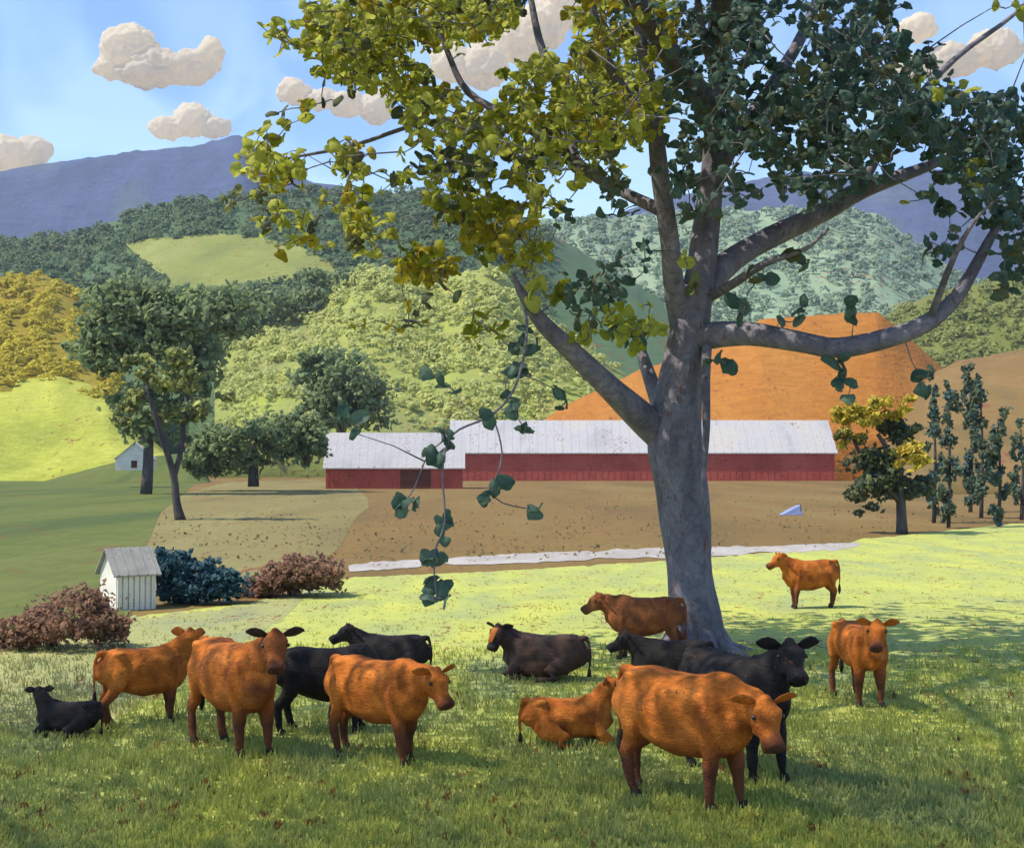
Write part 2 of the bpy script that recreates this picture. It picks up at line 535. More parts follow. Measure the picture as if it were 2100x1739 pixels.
def sheet(name, mat, x0, x1, bottom, top, d0, d1, rows=12, step=11, rough=3.5, edge=3.0, key=None, back=0.5, curve=1.0, seed=0.0):
    """a slope of land: foot along `bottom` at depth d0, brow along `top` at depth d1, falling away behind"""
    fb, ft = line(bottom), line(top)
    D0 = d0 if callable(d0) else (lambda x: d0)
    D1 = d1 if callable(d1) else (lambda x: d1)
    SHEETS[key or name] = (fb, ft, D0, D1)
    nx = int((x1 - x0) / step) + 1
    xs = [x0 + (x1 - x0) * i / (nx - 1) for i in range(nx)]
    V, Fc = [], []
    R_ = rows + 3
    for x in xs:
        d_a, d_b = D0(x), D1(x)
        yb, yt = fb(x), ft(x)
        yt = min(yt, yb - 1)
        yt += edge * (mnoise.noise(Vector((x * 0.021, seed, 0))) + 0.6 * mnoise.noise(Vector((x * 0.07, seed, 3))) + 0.35 * mnoise.noise(Vector((x * 0.19, seed, 6))))
        col = []
        for j in range(rows + 1):
            t = j / rows
            d = 1 / (1 / d_a + (1 / d_b - 1 / d_a) * t ** curve)
            y = yb + (yt - yb) * t
            p = P(x, y, d)
            if 0 < j < rows:
                p.z += rough * d / F * mnoise.noise(Vector((p.x, p.y * 0.4, seed)) * (F / d_b / 40))
            col.append(p)
        foot = col[0]
        col.insert(0, Vector((foot.x, foot.y, min(foot.z, 0) - 0.6)))
        b = col[-1]
        h = b.z
        dd = (d_b - d_a) * 0.4 + 2
        col.append(Vector((b.x * (1 + dd / b.y * 0.5), b.y + dd * 0.5, h - 0.15 * abs(h) - 0.3)))
        for p in col: V.append(p)
    n = len(V) // nx
    for i in range(nx - 1):
        for j in range(n - 1):
            a = i * n + j
            Fc.append((a, a + n, a + n + 1, a + 1))
    o = pyd(name, V, Fc, mat)
    return tag(o, kind='structure')


def flat(name, mat, poly, z, step=30, jag=3.0):
    """level ground patch from a layout outline: list of (X, Y_near, Y_far)"""
    V, Fc = [], []
    fn = line([(p[0], p[1]) for p in poly]); ff = line([(p[0], p[2]) for p in poly])
    xs = list(np.arange(poly[0][0], poly[-1][0] + 1, min(step, 12)))
    rows = 14
    for x in xs:
        jj = [mnoise.noise(Vector((x * 0.05, 5 + q, z * 300))) + 0.6 * mnoise.noise(Vector((x * 0.17, 9 + q, z * 300))) for q in (0, 4)]
        dn, df = gd(fn(x) + jj[0] * jag * (fn(x) < 1600) * (fn(x) - ff(x) > 12)), gd(ff(x) + jj[1] * jag * min(1, (ff(x) - 955) / 40))
        for j in range(rows + 1):
            d = dn * (df / dn) ** (j / rows)
            k = d / F
            V.append(Vector(((x - 1050) * k, d, z)))
    n = rows + 1
    for i in range(len(xs) - 1):
        for j in range(rows):
            a = i * n + j
            Fc.append((a, a + n, a + n + 1, a + 1))
    return tag(pyd(name, V, Fc, mat), kind='structure')


# ground reaching past everything
gv, gf = [], []
gx = np.linspace(-2600, 2600, 27); gy = np.concatenate([[-60, 0, 40, 80, 160], np.linspace(300, 3000, 14)])
for yy in gy:
    for xx in gx: gv.append((xx, yy, -0.012))
for j in range(len(gy) - 1):
    for i in range(len(gx) - 1):
        a = j * len(gx) + i
        gf.append((a, a + 1, a + 1 + len(gx), a + len(gx)))
tag(pyd('ground', gv, gf, M['tan']), kind='structure')

PEDGE = [(-900, 1330), (0, 1286), (250, 1268), (530, 1234), (720, 1184), (1000, 1172), (1360, 1150), (1720, 1122), (1760, 1106), (2100, 1072), (3000, 1030)]
pe = line(PEDGE)
flat('pasture', M['pasture'], [(-1300, 2700, pe(-900)), (-900, 2700, pe(-900)), (0, 2700, pe(0)), (250, 2700, pe(250)), (530, 2700, pe(530)), (720, 2700, pe(720)),
                               (1000, 2700, pe(1000)), (1360, 2700, pe(1360)), (1720, 2700, pe(1720)), (1760, 2700, pe(1760)), (2100, 2700, pe(2100)), (3000, 2700, pe(3000))], 0.0)
DRY = line([(-900, 1540), (0, 1500), (120, 1512), (240, 1472), (300, 1440), (400, 1385), (520, 1310), (600, 1250), (655, 1203)])
flat('dry_grass', M['dry'], [(-700, DRY(-700), pe(-700) + 3)] + [(x, DRY(x) + 12 * mnoise.noise(Vector((x * 0.03, 2, 0))), min(DRY(x) - 2, pe(x) + 3)) for x in range(-660, 655, 10)], 0.004, step=10, jag=14)
flat('gravel_lane', M['lane'], [(715, 1172, 1160), (760, 1170, 1153), (850, 1164, 1147), (900, 1155, 1149), (960, 1159, 1141), (1200, 1149, 1129), (1225, 1143, 1134), (1250, 1146, 1126), (1360, 1143, 1124), (1520, 1138, 1120), (1560, 1130, 1122), (1590, 1134, 1119), (1720, 1128, 1114), (1770, 1118, 1112)], 0.006)
flat('stubble', M['stubble'], [(300, 1130, 1120), (330, 1180, 1050), (380, 1210, 1010), (460, 1215, 990), (560, 1200, 985), (650, 1160, 985), (700, 1120, 990), (730, 1060, 1000), (760, 1040, 1030)], -0.004, step=20)
# the meadow and fields up the left hillside
MB = [(-700, pe(-700)), (0, pe(0)), (200, pe(200)), (270, pe(270)), (285, 1160), (330, 1050), (400, 992), (430, 989)]
mb = line(MB)
mf = line([(-700, 984), (430, 984)])
flat('meadow', M['meadow'], [(x, mb(x), mf(x)) for x in list(range(-700, 270, 30)) + [270, 285, 300, 315, 330, 350, 375, 400, 430]], 0.004, step=5)
sheet('meadow', M['meadow'], 80, 430, [(80, 991), (430, 991)], [(80, 989.5), (130, 976), (200, 957), (270, 940), (390, 928), (410, 940), (430, 985)], 232, 255, seed=1, edge=1)
lf = line([(-700, 1044), (0, 1003), (90, 993), (130, 979), (200, 960), (270, 943), (345, 934)])
sheet('field', M['lightfield'], -700, 345, [(x, lf(x)) for x in range(-700, 350, 10)], [(-700, 800), (0, 782), (120, 772), (225, 800), (290, 885), (345, 930)], 256, 330, seed=2)
sheet('hill', M['yellow'], -700, 262, [(-700, 810), (0, 800), (262, 830)], [(-700, 540), (0, 568), (90, 563), (150, 588), (200, 622), (225, 655), (250, 730), (262, 810)], 320, 450, seed=3, key='yellow')
# wooded hill in the middle distance, its clearing, and the sage slope below it
sheet('hill', M['forest'], -800, 1400, [(-800, 905), (1400, 905)], [(-800, 500), (0, 492), (170, 480), (330, 417), (500, 402), (640, 388), (760, 398), (900, 392), (1060, 440), (1200, 520), (1400, 640)], 420, 820, rows=14, edge=6, rough=5, seed=4, key='forest')


def on(key, x, y, lift=0.99):
    fb, ft, D0, D1 = SHEETS[key]
    t = min(1, max(0, (fb(x) - y) / (fb(x) - ft(x))))
    return lift / (1 / D0(x) + (1 / D1(x) - 1 / D0(x)) * t)


def patch(name, mat, key, top, bottom, lift=0.988, step=15):
    x0, x1 = max(min(p[0] for p in top), min(p[0] for p in bottom)), min(max(p[0] for p in top), max(p[0] for p in bottom))
    ft, fb = line(top), line(bottom)
    V, Fc = [], []
    xs = np.linspace(x0, x1, int((x1 - x0) / step) + 2)
    rows = 8
    for x in xs:
        e = 3 * mnoise.noise(Vector((x * 0.05, 7, 0)))
        for j in range(rows + 1):
            y = fb(x) + e + (ft(x) - e - fb(x)) * j / rows
            V.append(P(x, y, on(key, x, y, lift)))
    n = rows + 1
    for i in range(len(xs) - 1):
        for j in range(rows):
            a = i * n + j
            Fc.append((a, a + n, a + n + 1, a + 1))
    return tag(pyd(name, V, Fc, mat), kind='structure')


CTOP = [(258, 498), (320, 488), (470, 478), (560, 492), (615, 505), (690, 545), (720, 552)]
CBOT = [(258, 502), (300, 540), (335, 570), (370, 620), (405, 628), (420, 595), (520, 585), (640, 568), (720, 556)]
CT, CB = line(CTOP), line(CBOT)
patch('clearing', M['clearing'], 'forest', CTOP, CBOT)
sheet('field', M['sage'], 440, 1345, [(440, 890), (1345, 900)], [(440, 705), (560, 662), (640, 642), (690, 590), (730, 556), (790, 546), (850, 566), (905, 582), (955, 556), (1000, 550), (1040, 566), (1070, 606), (1130, 655), (1220, 722), (1345, 815)], 318, 430, seed=5, edge=5, key='sage')
sheet('field', M['orange'], 1080, 1990, [(1080, 905), (1990, 905)], [(1080, 885), (1150, 836), (1240, 792), (1330, 752), (1480, 712), (1560, 655), (1650, 648), (1800, 640), (1860, 690), (1940, 760), (1990, 890)], 281, 325, seed=6, key='orange')
sheet('hill', M['bluegreen'], 960, 2700, [(960, 880), (2700, 880)], [(960, 560), (1040, 472), (1100, 452), (1290, 445), (1500, 432), (1700, 425), (1800, 440), (1880, 500), (1960, 560), (2100, 610), (2700, 640)], 600, 1100, rows=14, edge=6, rough=5, seed=7, key='bluegreen')
sheet('hill', M['olivehill'], 1690, 2900, [(1690, 830), (2900, 830)], [(1690, 825), (1780, 672), (1830, 640), (1900, 608), (1960, 590), (2100, 565), (2900, 520)], 410, 540, seed=8, key='olive')
sheet('hill', M['brownhill'], 1740, 2900, [(1740, 1010), (2900, 1010)], [(1740, 1008), (1800, 930), (1860, 850), (1905, 770), (1960, 742), (2050, 725), (2100, 715), (2900, 690)], 150, 280, seed=9, key='brown')
sheet('mountain', M['mountain'], -1500, 3600, [(-1500, 900), (3600, 900)], [(-1500, 420), (-300, 390), (0, 352), (100, 335), (300, 308), (400, 300), (480, 276), (510, 290), (545, 332), (640, 372), (720, 388), (900, 425), (1100, 455), (1250, 442), (1400, 400), (1640, 350), (1750, 368), (1850, 345), (2000, 355), (2080, 395), (2500, 360), (3600, 420)],
      1500, 2500, rows=24, step=14, rough=16, edge=6, seed=10, key='mountain')

# ------------------------------------------------------------------ clouds
def cloud(blobs, label, d=4200):
    bm = bmesh.new()
    k = d / F
    for X, Y, rx, ry in blobs:
        m4 = Matrix.Translation(P(X, Y, d)) @ Matrix.Diagonal((rx * k, max(rx, ry) * 0.9 * k, ry * k, 1))
        bmesh.ops.create_icosphere(bm, subdivisions=3, radius=1, matrix=m4)
    me = bpy.data.meshes.new('cloud'); bm.to_mesh(me); bm.free()
    o = bpy.data.objects.new('cloud', me)
    COL.objects.link(o)
    rm = o.modifiers.new('r', 'REMESH'); rm.mode = 'VOXEL'; rm.voxel_size = 3.2 * k
    dg = bpy.context.evaluated_depsgraph_get()
    me2 = bpy.data.meshes.new_from_object(o.evaluated_get(dg))
    o.modifiers.clear()
    o.data = me2
    n = len(me2.vertices)
    co = np.empty(n * 3, np.float32); me2.vertices.foreach_get('co', co); co = co.reshape(-1, 3)
    no = np.empty(n * 3, np.float32); me2.vertices.foreach_get('normal', no); no = no.reshape(-1, 3)
    for i in range(n):
        v = Vector(co[i]) / k
        co[i] += no[i] * k * (9 * mnoise.noise(v / 26) + 5 * mnoise.noise(v / 12) + 2.2 * mnoise.noise(v / 5.5))
    me2.vertices.foreach_set('co', co.ravel())
    me2.shade_smooth(); me2.update()
    me2.materials.clear(); me2.materials.append(M['cloud'])
    o.name = 'cloud'
    return tag(o, label, 'cloud', 'fair weather clouds')


cloud([(265, 100, 62, 48), (225, 140, 35, 22), (320, 135, 62, 35), (385, 140, 55, 36), (430, 115, 28, 42), (300, 155, 70, 20)], 'largest cream cloud with two humps high in the open sky')
cloud([(345, 262, 38, 24), (395, 248, 42, 34), (440, 262, 34, 22)], 'small cream cloud sitting on the mountain ridge', 3500)
cloud([(10, 318, 60, 36), (70, 310, 36, 32), (-60, 325, 60, 30)], 'cream cloud cut by the frame above the ridge end')
cloud([(600, 185, 36, 28), (715, 215, 40, 28), (770, 220, 40, 34), (660, 205, 34, 20)], 'long cream cloud behind the outermost olive leaves of the big tree')
cloud([(930, 130, 50, 38), (990, 135, 55, 46), (1060, 80, 55, 48), (1120, 50, 50, 52), (1150, 20, 45, 46)], 'slanting cream cloud behind the middle of the olive crown')
cloud([(1880, 58, 42, 26)], 'smallest cream puff of cloud behind the dark leaves')
cloud([(1870, 140, 48, 24), (1950, 125, 60, 34), (2040, 100, 55, 42)], 'cream cloud behind thin bare twigs of the dark crown')

# ------------------------------------------------------------------ distant woods as one mass on the hill
r = random.Random(3)
items = []


def wood_crown(key, x, y, rpx, slots, n):
    d = on(key, x, y, 0.99)
    k = d / F
    c = P(x, y, d)
    tone = r.random()
    for _ in range(n):
        v = Vector((r.gauss(0, 1), r.gauss(0, 1), r.gauss(0, 1))).normalized()
        if v.z < -0.35: v.z = -v.z
        p = c + Vector((v.x * rpx * k, v.y * rpx * k, (v.z * 0.9 + 0.2) * rpx * k)) * r.uniform(0.75, 1.1)
        nrm = (v + Vector((r.gauss(0, .5), r.gauss(0, .5), r.gauss(0, .5) + 0.3))).normalized()
        t = nrm.orthogonal().normalized()
        t = Matrix.Rotation(r.uniform(0, 6.28), 3, nrm) @ t
        bb = nrm.cross(t)
        rot = np.array([[t.x, bb.x, nrm.x], [t.y, bb.y, nrm.y], [t.z, bb.z, nrm.z]])
        items.append((p, r.uniform(2.6, 6.0) * k, slots, min(1, max(0, tone * 0.7 + r.random() * 0.3)), r.randrange(14), rot))


for i in range(3000):
    x = r.uniform(-60, 1130) if i < 2100 else r.uniform(-700, -60)
    fb, ft, D0, D1 = SHEETS['forest']
    y = ft(x) + (r.random() ** 1.25) * 300 + 2
    if CT(x) + 7 < y < CB(x) + 3 and 262 < x < 716: continue
    wood_crown('forest', x, y, r.uniform(9, 17), FOREST if r.random() < 0.9 else MID, 22)
for i in range(1700):
    x = r.uniform(980, 2160)
    fb, ft, D0, D1 = SHEETS['bluegreen']
    y = ft(x) + (r.random() ** 1.2) * 330 + 2
    if y > 840: continue
    wood_crown('bluegreen', x, y, r.uniform(7, 13), BLUEG, 18)
for i in range(1500):
    x = r.uniform(445, 1340)
    fb, ft, D0, D1 = SHEETS['sage']
    y = ft(x) + 3 + r.random() ** 1.1 * 300
    if y > 885 or mnoise.noise(Vector((x * 0.013, y * 0.02, 4))) < -0.30: continue
    wood_crown('sage', x, y, r.uniform(7, 16), LIGHTG, 20)
for i in range(1700):
    x = r.uniform(-60, 250) if i < 620 else r.uniform(-600, -60)
    fb, ft, D0, D1 = SHEETS['yellow']
    y = ft(x) + 3 + r.random() * 215
    if y > fb(x) or mnoise.noise(Vector((x * 0.02, y * 0.03, 8))) < -0.2: continue
    wood_crown('yellow', x, y, r.uniform(7, 14), OCHRE, 20)
for i in range(420):
    x = r.uniform(1790, 2200)
    fb, ft, D0, D1 = SHEETS['olive']
    y = ft(x) + 3 + r.random() * 190
    wood_crown('olive', x, y, r.uniform(8, 15), OLIVEG, 20)
o = foliage('woods', items, None, (0, 0, 0), FAR)
tag(o, 'woods of dark, pale, ochre and blue green covering the hills', 'woods', None, 'stuff')


r = random.Random(9)
items = []
for i in range(4500):
    Y = 985 + 220 * r.random() ** 1.3
    X = r.uniform(150, 2150)
    if Y > min(pe(X) - 4, 1150) or (X < 420 and Y < mb(min(X, 429))): continue
    d = gd(Y)
    if mnoise.noise(Vector((X * 0.006, Y * 0.05, 1))) < -0.15: continue
    p = Vector(((X - 1050) * d / F, d, r.uniform(0.0, 0.10)))
    items.append((p, r.uniform(0.04, 0.10), WEED, r.random(), r.randrange(14), rand_rot(r, 1.2)))
o = foliage('weeds', items, None, (0, 0, 0), FAR)
tag(o, 'dry weeds scattered over the tan field', 'weeds', None, 'stuff')


# ------------------------------------------------------------------ buildings
def gable_building(name, label, cat, org, ex, ey, W, Dp, hw, hr, wallmat, roofmat, over=0.25, seams=0, doors=(), ridge_along='x', group=None, boards=0):
    """ex, ey: unit vectors of the front and of the depth; org: front left foot"""
    root = empty(name, org, label, cat, group)
    root.rotation_euler = (0, 0, math.atan2(ex[1], ex[0]))
    bm = bmesh.new()
    if ridge_along == 'x':
        v = [(0, 0, -.3), (W, 0, -.3), (W, Dp, -.3), (0, Dp, -.3), (0, 0, hw), (W, 0, hw), (W, Dp, hw), (0, Dp, hw), (0, Dp / 2, hw + hr), (W, Dp / 2, hw + hr)]
        vs = [bm.verts.new(p) for p in v]
        for f in ((0, 1, 5, 4), (2, 3, 7, 6), (1, 2, 6, 9, 5), (3, 0, 4, 8, 7), (3, 2, 1, 0), (4, 5, 9, 8), (6, 7, 8, 9)): bm.faces.new([vs[i] for i in f])
    else:
        v = [(0, 0, -.3), (W, 0, -.3), (W, Dp, -.3), (0, Dp, -.3), (0, 0, hw), (W, 0, hw), (W, Dp, hw), (0, Dp, hw), (W / 2, 0, hw + hr), (W / 2, Dp, hw + hr)]
        vs = [bm.verts.new(p) for p in v]
        for f in ((0, 1, 5, 8, 4), (2, 3, 7, 9, 6), (1, 2, 6, 5), (3, 0, 4, 7), (3, 2, 1, 0), (5, 6, 9, 8), (7, 4, 8, 9)): bm.faces.new([vs[i] for i in f])
    wall = bm_obj('wall', bm, wallmat, root)
    th = max(0.03, hr * 0.03)
    e = 0.004
    half = (Dp if ridge_along == 'x' else W) / 2
    sl = hr / half
    L0, L1 = -over, (W if ridge_along == 'x' else Dp) + over

    def rp(a, s, z):  # a along the ridge, s across
        return (a, s, z) if ridge_along == 'x' else (s, a, z)
    bm = bmesh.new()
    for sgn in (0, 1):
        s0, s1 = (-over, half) if sgn == 0 else (2 * half + over, half)
        z0, z1 = hw - sl * over + e, hw + hr + e
        pts = [rp(L0, s0, z0), rp(L1, s0, z0), rp(L1, s1, z1), rp(L0, s1, z1), rp(L0, s0, z0 + th), rp(L1, s0, z0 + th), rp(L1, s1, z1 + th), rp(L0, s1, z1 + th)]
        add_hex(bm, pts)
    roof = bm_obj('roof', bm, roofmat, root)
    if seams:
        sm = None
        for i in range(seams):
            a = L0 + (L1 - L0) * (i + 0.5) / seams
            z0, z1 = hw - sl * over + e + th, hw + hr + e + th
            if sm is None:
                bm = bmesh.new()
                q, hh = 0.05 * (W / 60 + 0.4), 0.035 * (W / 60 + 0.4)
                add_hex(bm, [rp(-q, -over, z0 - .01), rp(q, -over, z0 - .01), rp(q, half, z1 - .01), rp(-q, half, z1 - .01), rp(-q, -over, z0 + hh), rp(q, -over, z0 + hh), rp(q, half, z1 + hh), rp(-q, half, z1 + hh)])
                o = bm_obj('roof_seam', bm, roofmat, roof)
                sm = o.data
            else:
                o = mesh_obj('roof_seam', sm, None, roof)
            o.location = rp(a, 0, 0)
    if boards:
        smb = None
        for i in range(boards):
            if smb is None:
                bm = bmesh.new()
                add_box(bm, -0.05, 0.05, -0.045, -0.003, -0.1, hw - 0.02 - sl * over * 0.6)
                o = bm_obj('batten', bm, wallmat, wall); smb = o.data
            else:
                o = mesh_obj('batten', smb, None, wall)
            o.location = (W * (i + 0.5) / boards, 0, 0)
    for (x0, x1, z0, z1) in doors:
        bm = bmesh.new()
        add_box(bm, x0, x1, -0.07, 0.1, z0, z1)
        dr = bm_obj('door', bm, M['doordark'], root)
        bm = bmesh.new()
        for q in (x0 - 0.12, x1 + 0.002): add_box(bm, q, q + 0.118, -0.09, 0.05, z0, z1 + 0.12)
        bm_obj('frame', bm, wallmat, dr)
    return root


# long barn behind the trunk
d = 262
a, b = P(925, 985, d), P(1712, 985, d)
W = (b - a).length
gable_building('barn', 'long red barn with a pale roof passing behind the big trunk', 'barn', (a.x, d, 0), (1, 0), (0, 1), W, 15, 5.4, 5.9, M['redwall'], M['roof'], 0.5, 46,
               boards=60)
d = 182
a, b = P(668, 1000, d), P(948, 1000, d)
W = (b - a).length
gable_building('barn', 'shorter red barn with white roof beside the dark round tree', 'barn', (a.x, d, 0), (1, 0.03), (0, 1), W, 8.5, 2.9, 4.3, M['redwall'], M['roof'], 0.35, 18,
               doors=((9.6, 13.6, 0, 2.4),), boards=26)
# white gable peeping out behind the forked tree
d = 200
a = P(262, 936, d)
gable_building('white_barn', 'white gable end peeping out behind the forked field tree', 'barn', (a.x + 0.5, d - 8, a.z - 1.6), (1, 0.15), (0, 1), 5.0, 4, 1.3, 2.1, M['shedwhite'], M['roof'], 0.2, 8, ridge_along='y', doors=((2.1, 2.9, 0, 1.0),))
# little white shed: its gable end faces the sun, its long side is away from it
c = G(238, 1252)
ang = R(38)
ex = (math.cos(ang), math.sin(ang))
root = gable_building('shed', 'small white gabled shed with grey roof beside the blue green shrub', 'shed', (c.x, c.y, 0), ex, None, 0.95, 0.95, 0.86, 0.5, M['shedwhite'], M['shedroof'], 0.10, 5, ridge_along='x', boards=7)
# tiny blue tarp shelter in the tan field
c = G(1604, 1056)
root = empty('tarp_shelter', c, 'tiny blue tarp shelter alone in the tan field', 'shelter')
bm = bmesh.new()
vs = [bm.verts.new(p) for p in ((0, 0, 0), (1.35, 0, 0), (1.35, 1.2, 0), (0, 1.2, 0), (1.2, 0.1, 0.62), (1.2, 1.1, 0.62), (0.75, 0.1, 0.42), (0.75, 1.1, 0.42))]
for f in ((0, 1, 4, 6), (1, 2, 5, 4), (2, 3, 7, 5), (3, 0, 6, 7), (4, 5, 7, 6), (3, 2, 1, 0)): bm.faces.new([vs[i] for i in f])
bm_obj('tarp', bm, M['bluetarp'], root)
bm = bmesh.new()
for x, y in ((1.22, 0.06), (1.22, 1.14)): add_tube(bm, [((x, y, 0), 0.03), ((x - 0.02, y, 0.7), 0.03)], 6)
bm_obj('pole', bm, M['barkdark'], root)


# ------------------------------------------------------------------ trees and shrubs of the middle distance
def tree(name, label, cat, base, limbs, crowns, size, seed, bark='barkdark', group=None, up=0.5, kids=('trunk', 'crown')):
    """limbs: [[(X, Y, d, w)...]] crowns: [(X, Y, d, rx, ry, n, weights)]"""
    rr = random.Random(seed)
    root = empty(name, base, label, cat, group)
    if limbs:
        bm = bmesh.new()
        for l in limbs: trunk_px(bm, l, 3, 8)
        shift(bm_obj(kids[0], bm, M[bark], root, True), base)
    it = []
    for (X, Y, d, rx, ry, n, wts) in crowns:
        it += crown_items(rr, X, Y, d, rx, ry, n, size, wts, up)
    foliage(kids[1], it, root, base, FAR)
    return root


FW = {TREEG: 8, MID: 1}
d = 150
tree('dark_tree', 'big dark green tree spreading behind the small forked tree', 'tree', G(300, 1013), [[(300, 1013, d, 26), (305, 900, d, 20), (300, 760, d, 14)]],
     [(290, 650, d, 120, 85, 420, FW), (230, 700, d, 85, 70, 260, FW), (390, 720, d, 70, 110, 300, FW), (330, 840, d, 95, 80, 260, FW), (420, 640, d + 8, 110, 60, 260, FW)], 17, 11)
d = 168
tree('dark_tree', 'low dark green tree between the forked tree and short barn', 'tree', G(520, 998), [[(520, 998, d, 24), (520, 930, d, 16), (522, 880, d, 10)]],
     [(470, 915, d, 85, 60, 330, FW), (570, 900, d, 90, 55, 300, FW), (420, 945, d, 45, 35, 120, FW), (640, 900, d, 40, 55, 120, FW)], 14, 12)
d = 240
tree('dark_tree', 'round dark green tree rising behind the short barn roof', 'tree', (P(700, 980, d).x, d, 0), [[(700, 985, d, 24), (700, 880, d, 18), (698, 800, d, 10)]],
     [(700, 790, d, 85, 75, 420, FW), (750, 830, d, 60, 55, 220, FW), (660, 850, d, 60, 45, 200, FW), (640, 760, d, 45, 40, 120, FW)], 14, 13)
d = 300
tree('dark_tree', 'narrow band of dark trees above the sage slope', 'tree', P(560, 690, d), None,
     [(540, 625, d + 130, 110, 42, 330, FW), (660, 590, d + 130, 80, 42, 240, FW), (450, 650, d + 120, 70, 45, 200, FW)], 14, 14, kids=('trunk', 'crown'))
# the small forked tree
d = gd(1066)
SW = {SAGE: 4, OLIVEG: 4, LIGHTG: 1.2}
tree('field_tree', 'small forked tree with sage crown standing alone in the field', 'tree', G(368, 1066),
     [[(370, 1068, d, 24), (362, 1030, d, 17), (356, 975, d, 15), (340, 920, d - 0.5, 13), (318, 850, d - 1, 11), (300, 790, d - 1.4, 6)],
      [(356, 980, d, 13), (372, 920, d, 11), (378, 850, d + 0.5, 11), (390, 780, d + 1, 8)]],
     [(300, 765, d, 80, 42, 60, SW), (385, 775, d, 55, 50, 46, SW), (265, 830, d, 45, 42, 36, {OLIVEG: 3, SAGE: 3}), (425, 830, d, 60, 30, 34, {SAGE: 3, LIGHTG: 1}), (350, 850, d, 55, 34, 26, {OLIVEG: 3, SAGE: 2}), (345, 725, d, 50, 22, 18, SW)], 17, 15)
# golden bush at the right
d = gd(1094)
tree('golden_bush', 'yellow and green bush beyond the pasture near the slim saplings', 'bush', G(1850, 1094),
     [[(1850, 1096, d, 26), (1848, 1040, d, 20), (1840, 960, d, 14), (1800, 890, d, 8)], [(1848, 1030, d, 14), (1780, 960, d, 10), (1750, 900, d, 7)]],
     [(1760, 850, d, 50, 28, 171, {GOLD: 9, BRI: 1}), (1830, 830, d, 45, 25, 133, {GOLD: 9, BRI: 1}), (1740, 900, d, 35, 25, 76, {GOLD: 4, MID: 2}), (1865, 935, d - 1, 40, 30, 133, {GOLD: 9, BRI: 1}),
      (1850, 880, d + 0.5, 45, 28, 152, {MID: 5, DARK: 1}), (1790, 970, d, 60, 55, 323, {MID: 5, SAGE: 1, DARK: 1}), (1870, 1000, d + 0.6, 50, 30, 171, {MID: 5, DARK: 1}), (1760, 1030, d + 1, 35, 25, 76, {MID: 3, DARK: 1})], 13, 16)
SAP = [('slim dark sapling nearest the golden bush', 1915, 1072, 800, 16, 60), ('slim dark sapling second from the golden bush', 1945, 1082, 810, 15, 70),
       ('tallest slim sapling reaching up to the olive hill', 1990, 1050, 770, 13, 75), ('slim sapling with the thickest dark foliage', 2012, 1062, 800, 20, 100),
       ('slim dark sapling second from the picture edge', 2048, 1080, 860, 15, 70), ('slim dark sapling at the picture edge', 2095, 1066, 880, 14, 50)]
for i, (lab, X, Yb, Yt, rx, n) in enumerate(SAP):
    d = gd(Yb)
    rr = random.Random(40 + i)
    cr = []
    y = Yb - 12
    while y > Yt:
        cr.append((X + rr.uniform(-8, 8), y - 28, d, rx, 36, n // 2, {DARK: 3, MID: 4, TEAL: 1.2}))
        y -= rr.uniform(30, 50)
    tree('sapling', lab, 'sapling', G(X, Yb), [[(X, Yb + 2, d, 9), (X + 3, (Yb + Yt) / 2, d, 6), (X - 2, Yt, d, 3)]], cr, 11, 50 + i, group='slim saplings at the brown bank')
# shrubs round the shed
d = gd(1236)
tree('shrub', 'dense blue green shrub against the side of the shed', 'shrub', G(400, 1236), [[(400, 1238, d, 20), (398, 1190, d, 14), (392, 1150, d, 8)]],
     [(355, 1165, d, 48, 46, 364, {TEAL: 1}), (400, 1190, d, 65, 46, 364, {TEAL: 1}), (450, 1200, d, 55, 34, 308, {TEAL: 1}), (360, 1205, d, 40, 32, 182, {TEAL: 1})], 12, 17, up=0.7, kids=('stem', 'foliage'))
d = gd(1330)
RW = {RUSSET: 9, SAGE: 0.5}
tree('russet_shrub', 'broad russet shrub at the picture edge in front of the shed', 'shrub', G(110, 1320), [[(110, 1324, d, 18), (115, 1280, d, 12), (130, 1240, d, 8)]],
     [(150, 1262, d, 95, 58, 588, RW), (60, 1288, d, 70, 42, 392, RW), (225, 1285, d, 45, 45, 237, RW), (-20, 1310, d, 60, 36, 210, RW)], 11, 18, up=0.7, kids=('stem', 'foliage'))
d = gd(1222)
tree('russet_shrub', 'low brown shrub between blue green shrub and the lane', 'shrub', G(600, 1222), [[(600, 1224, d, 16), (602, 1190, d, 10), (606, 1160, d, 6)]],
     [(570, 1190, d, 60, 34, 364, RW), (640, 1175, d, 75, 42, 448, RW), (530, 1210, d, 40, 24, 168, RW)], 12, 19, up=0.7, kids=('stem', 'foliage'))

# ------------------------------------------------------------------ the big tree
TD = gd(1338)
BASE = G(1428, 1338)
big = empty('big_tree', BASE, 'big tree with grey trunk, olive crown on one side and dark on the other', 'tree')
LIMBS = []


def limb(name, pts, k=5, n=12, wob=0.16):
    pts = [(x, y, TD + dz, wd) for x, y, dz, wd in pts]
    LIMBS.append(pts)
    bm = bmesh.new()
    trunk_px(bm, pts, k, n, wob)
    return shift(bm_obj(name, bm, M['bark'], big, True), BASE)


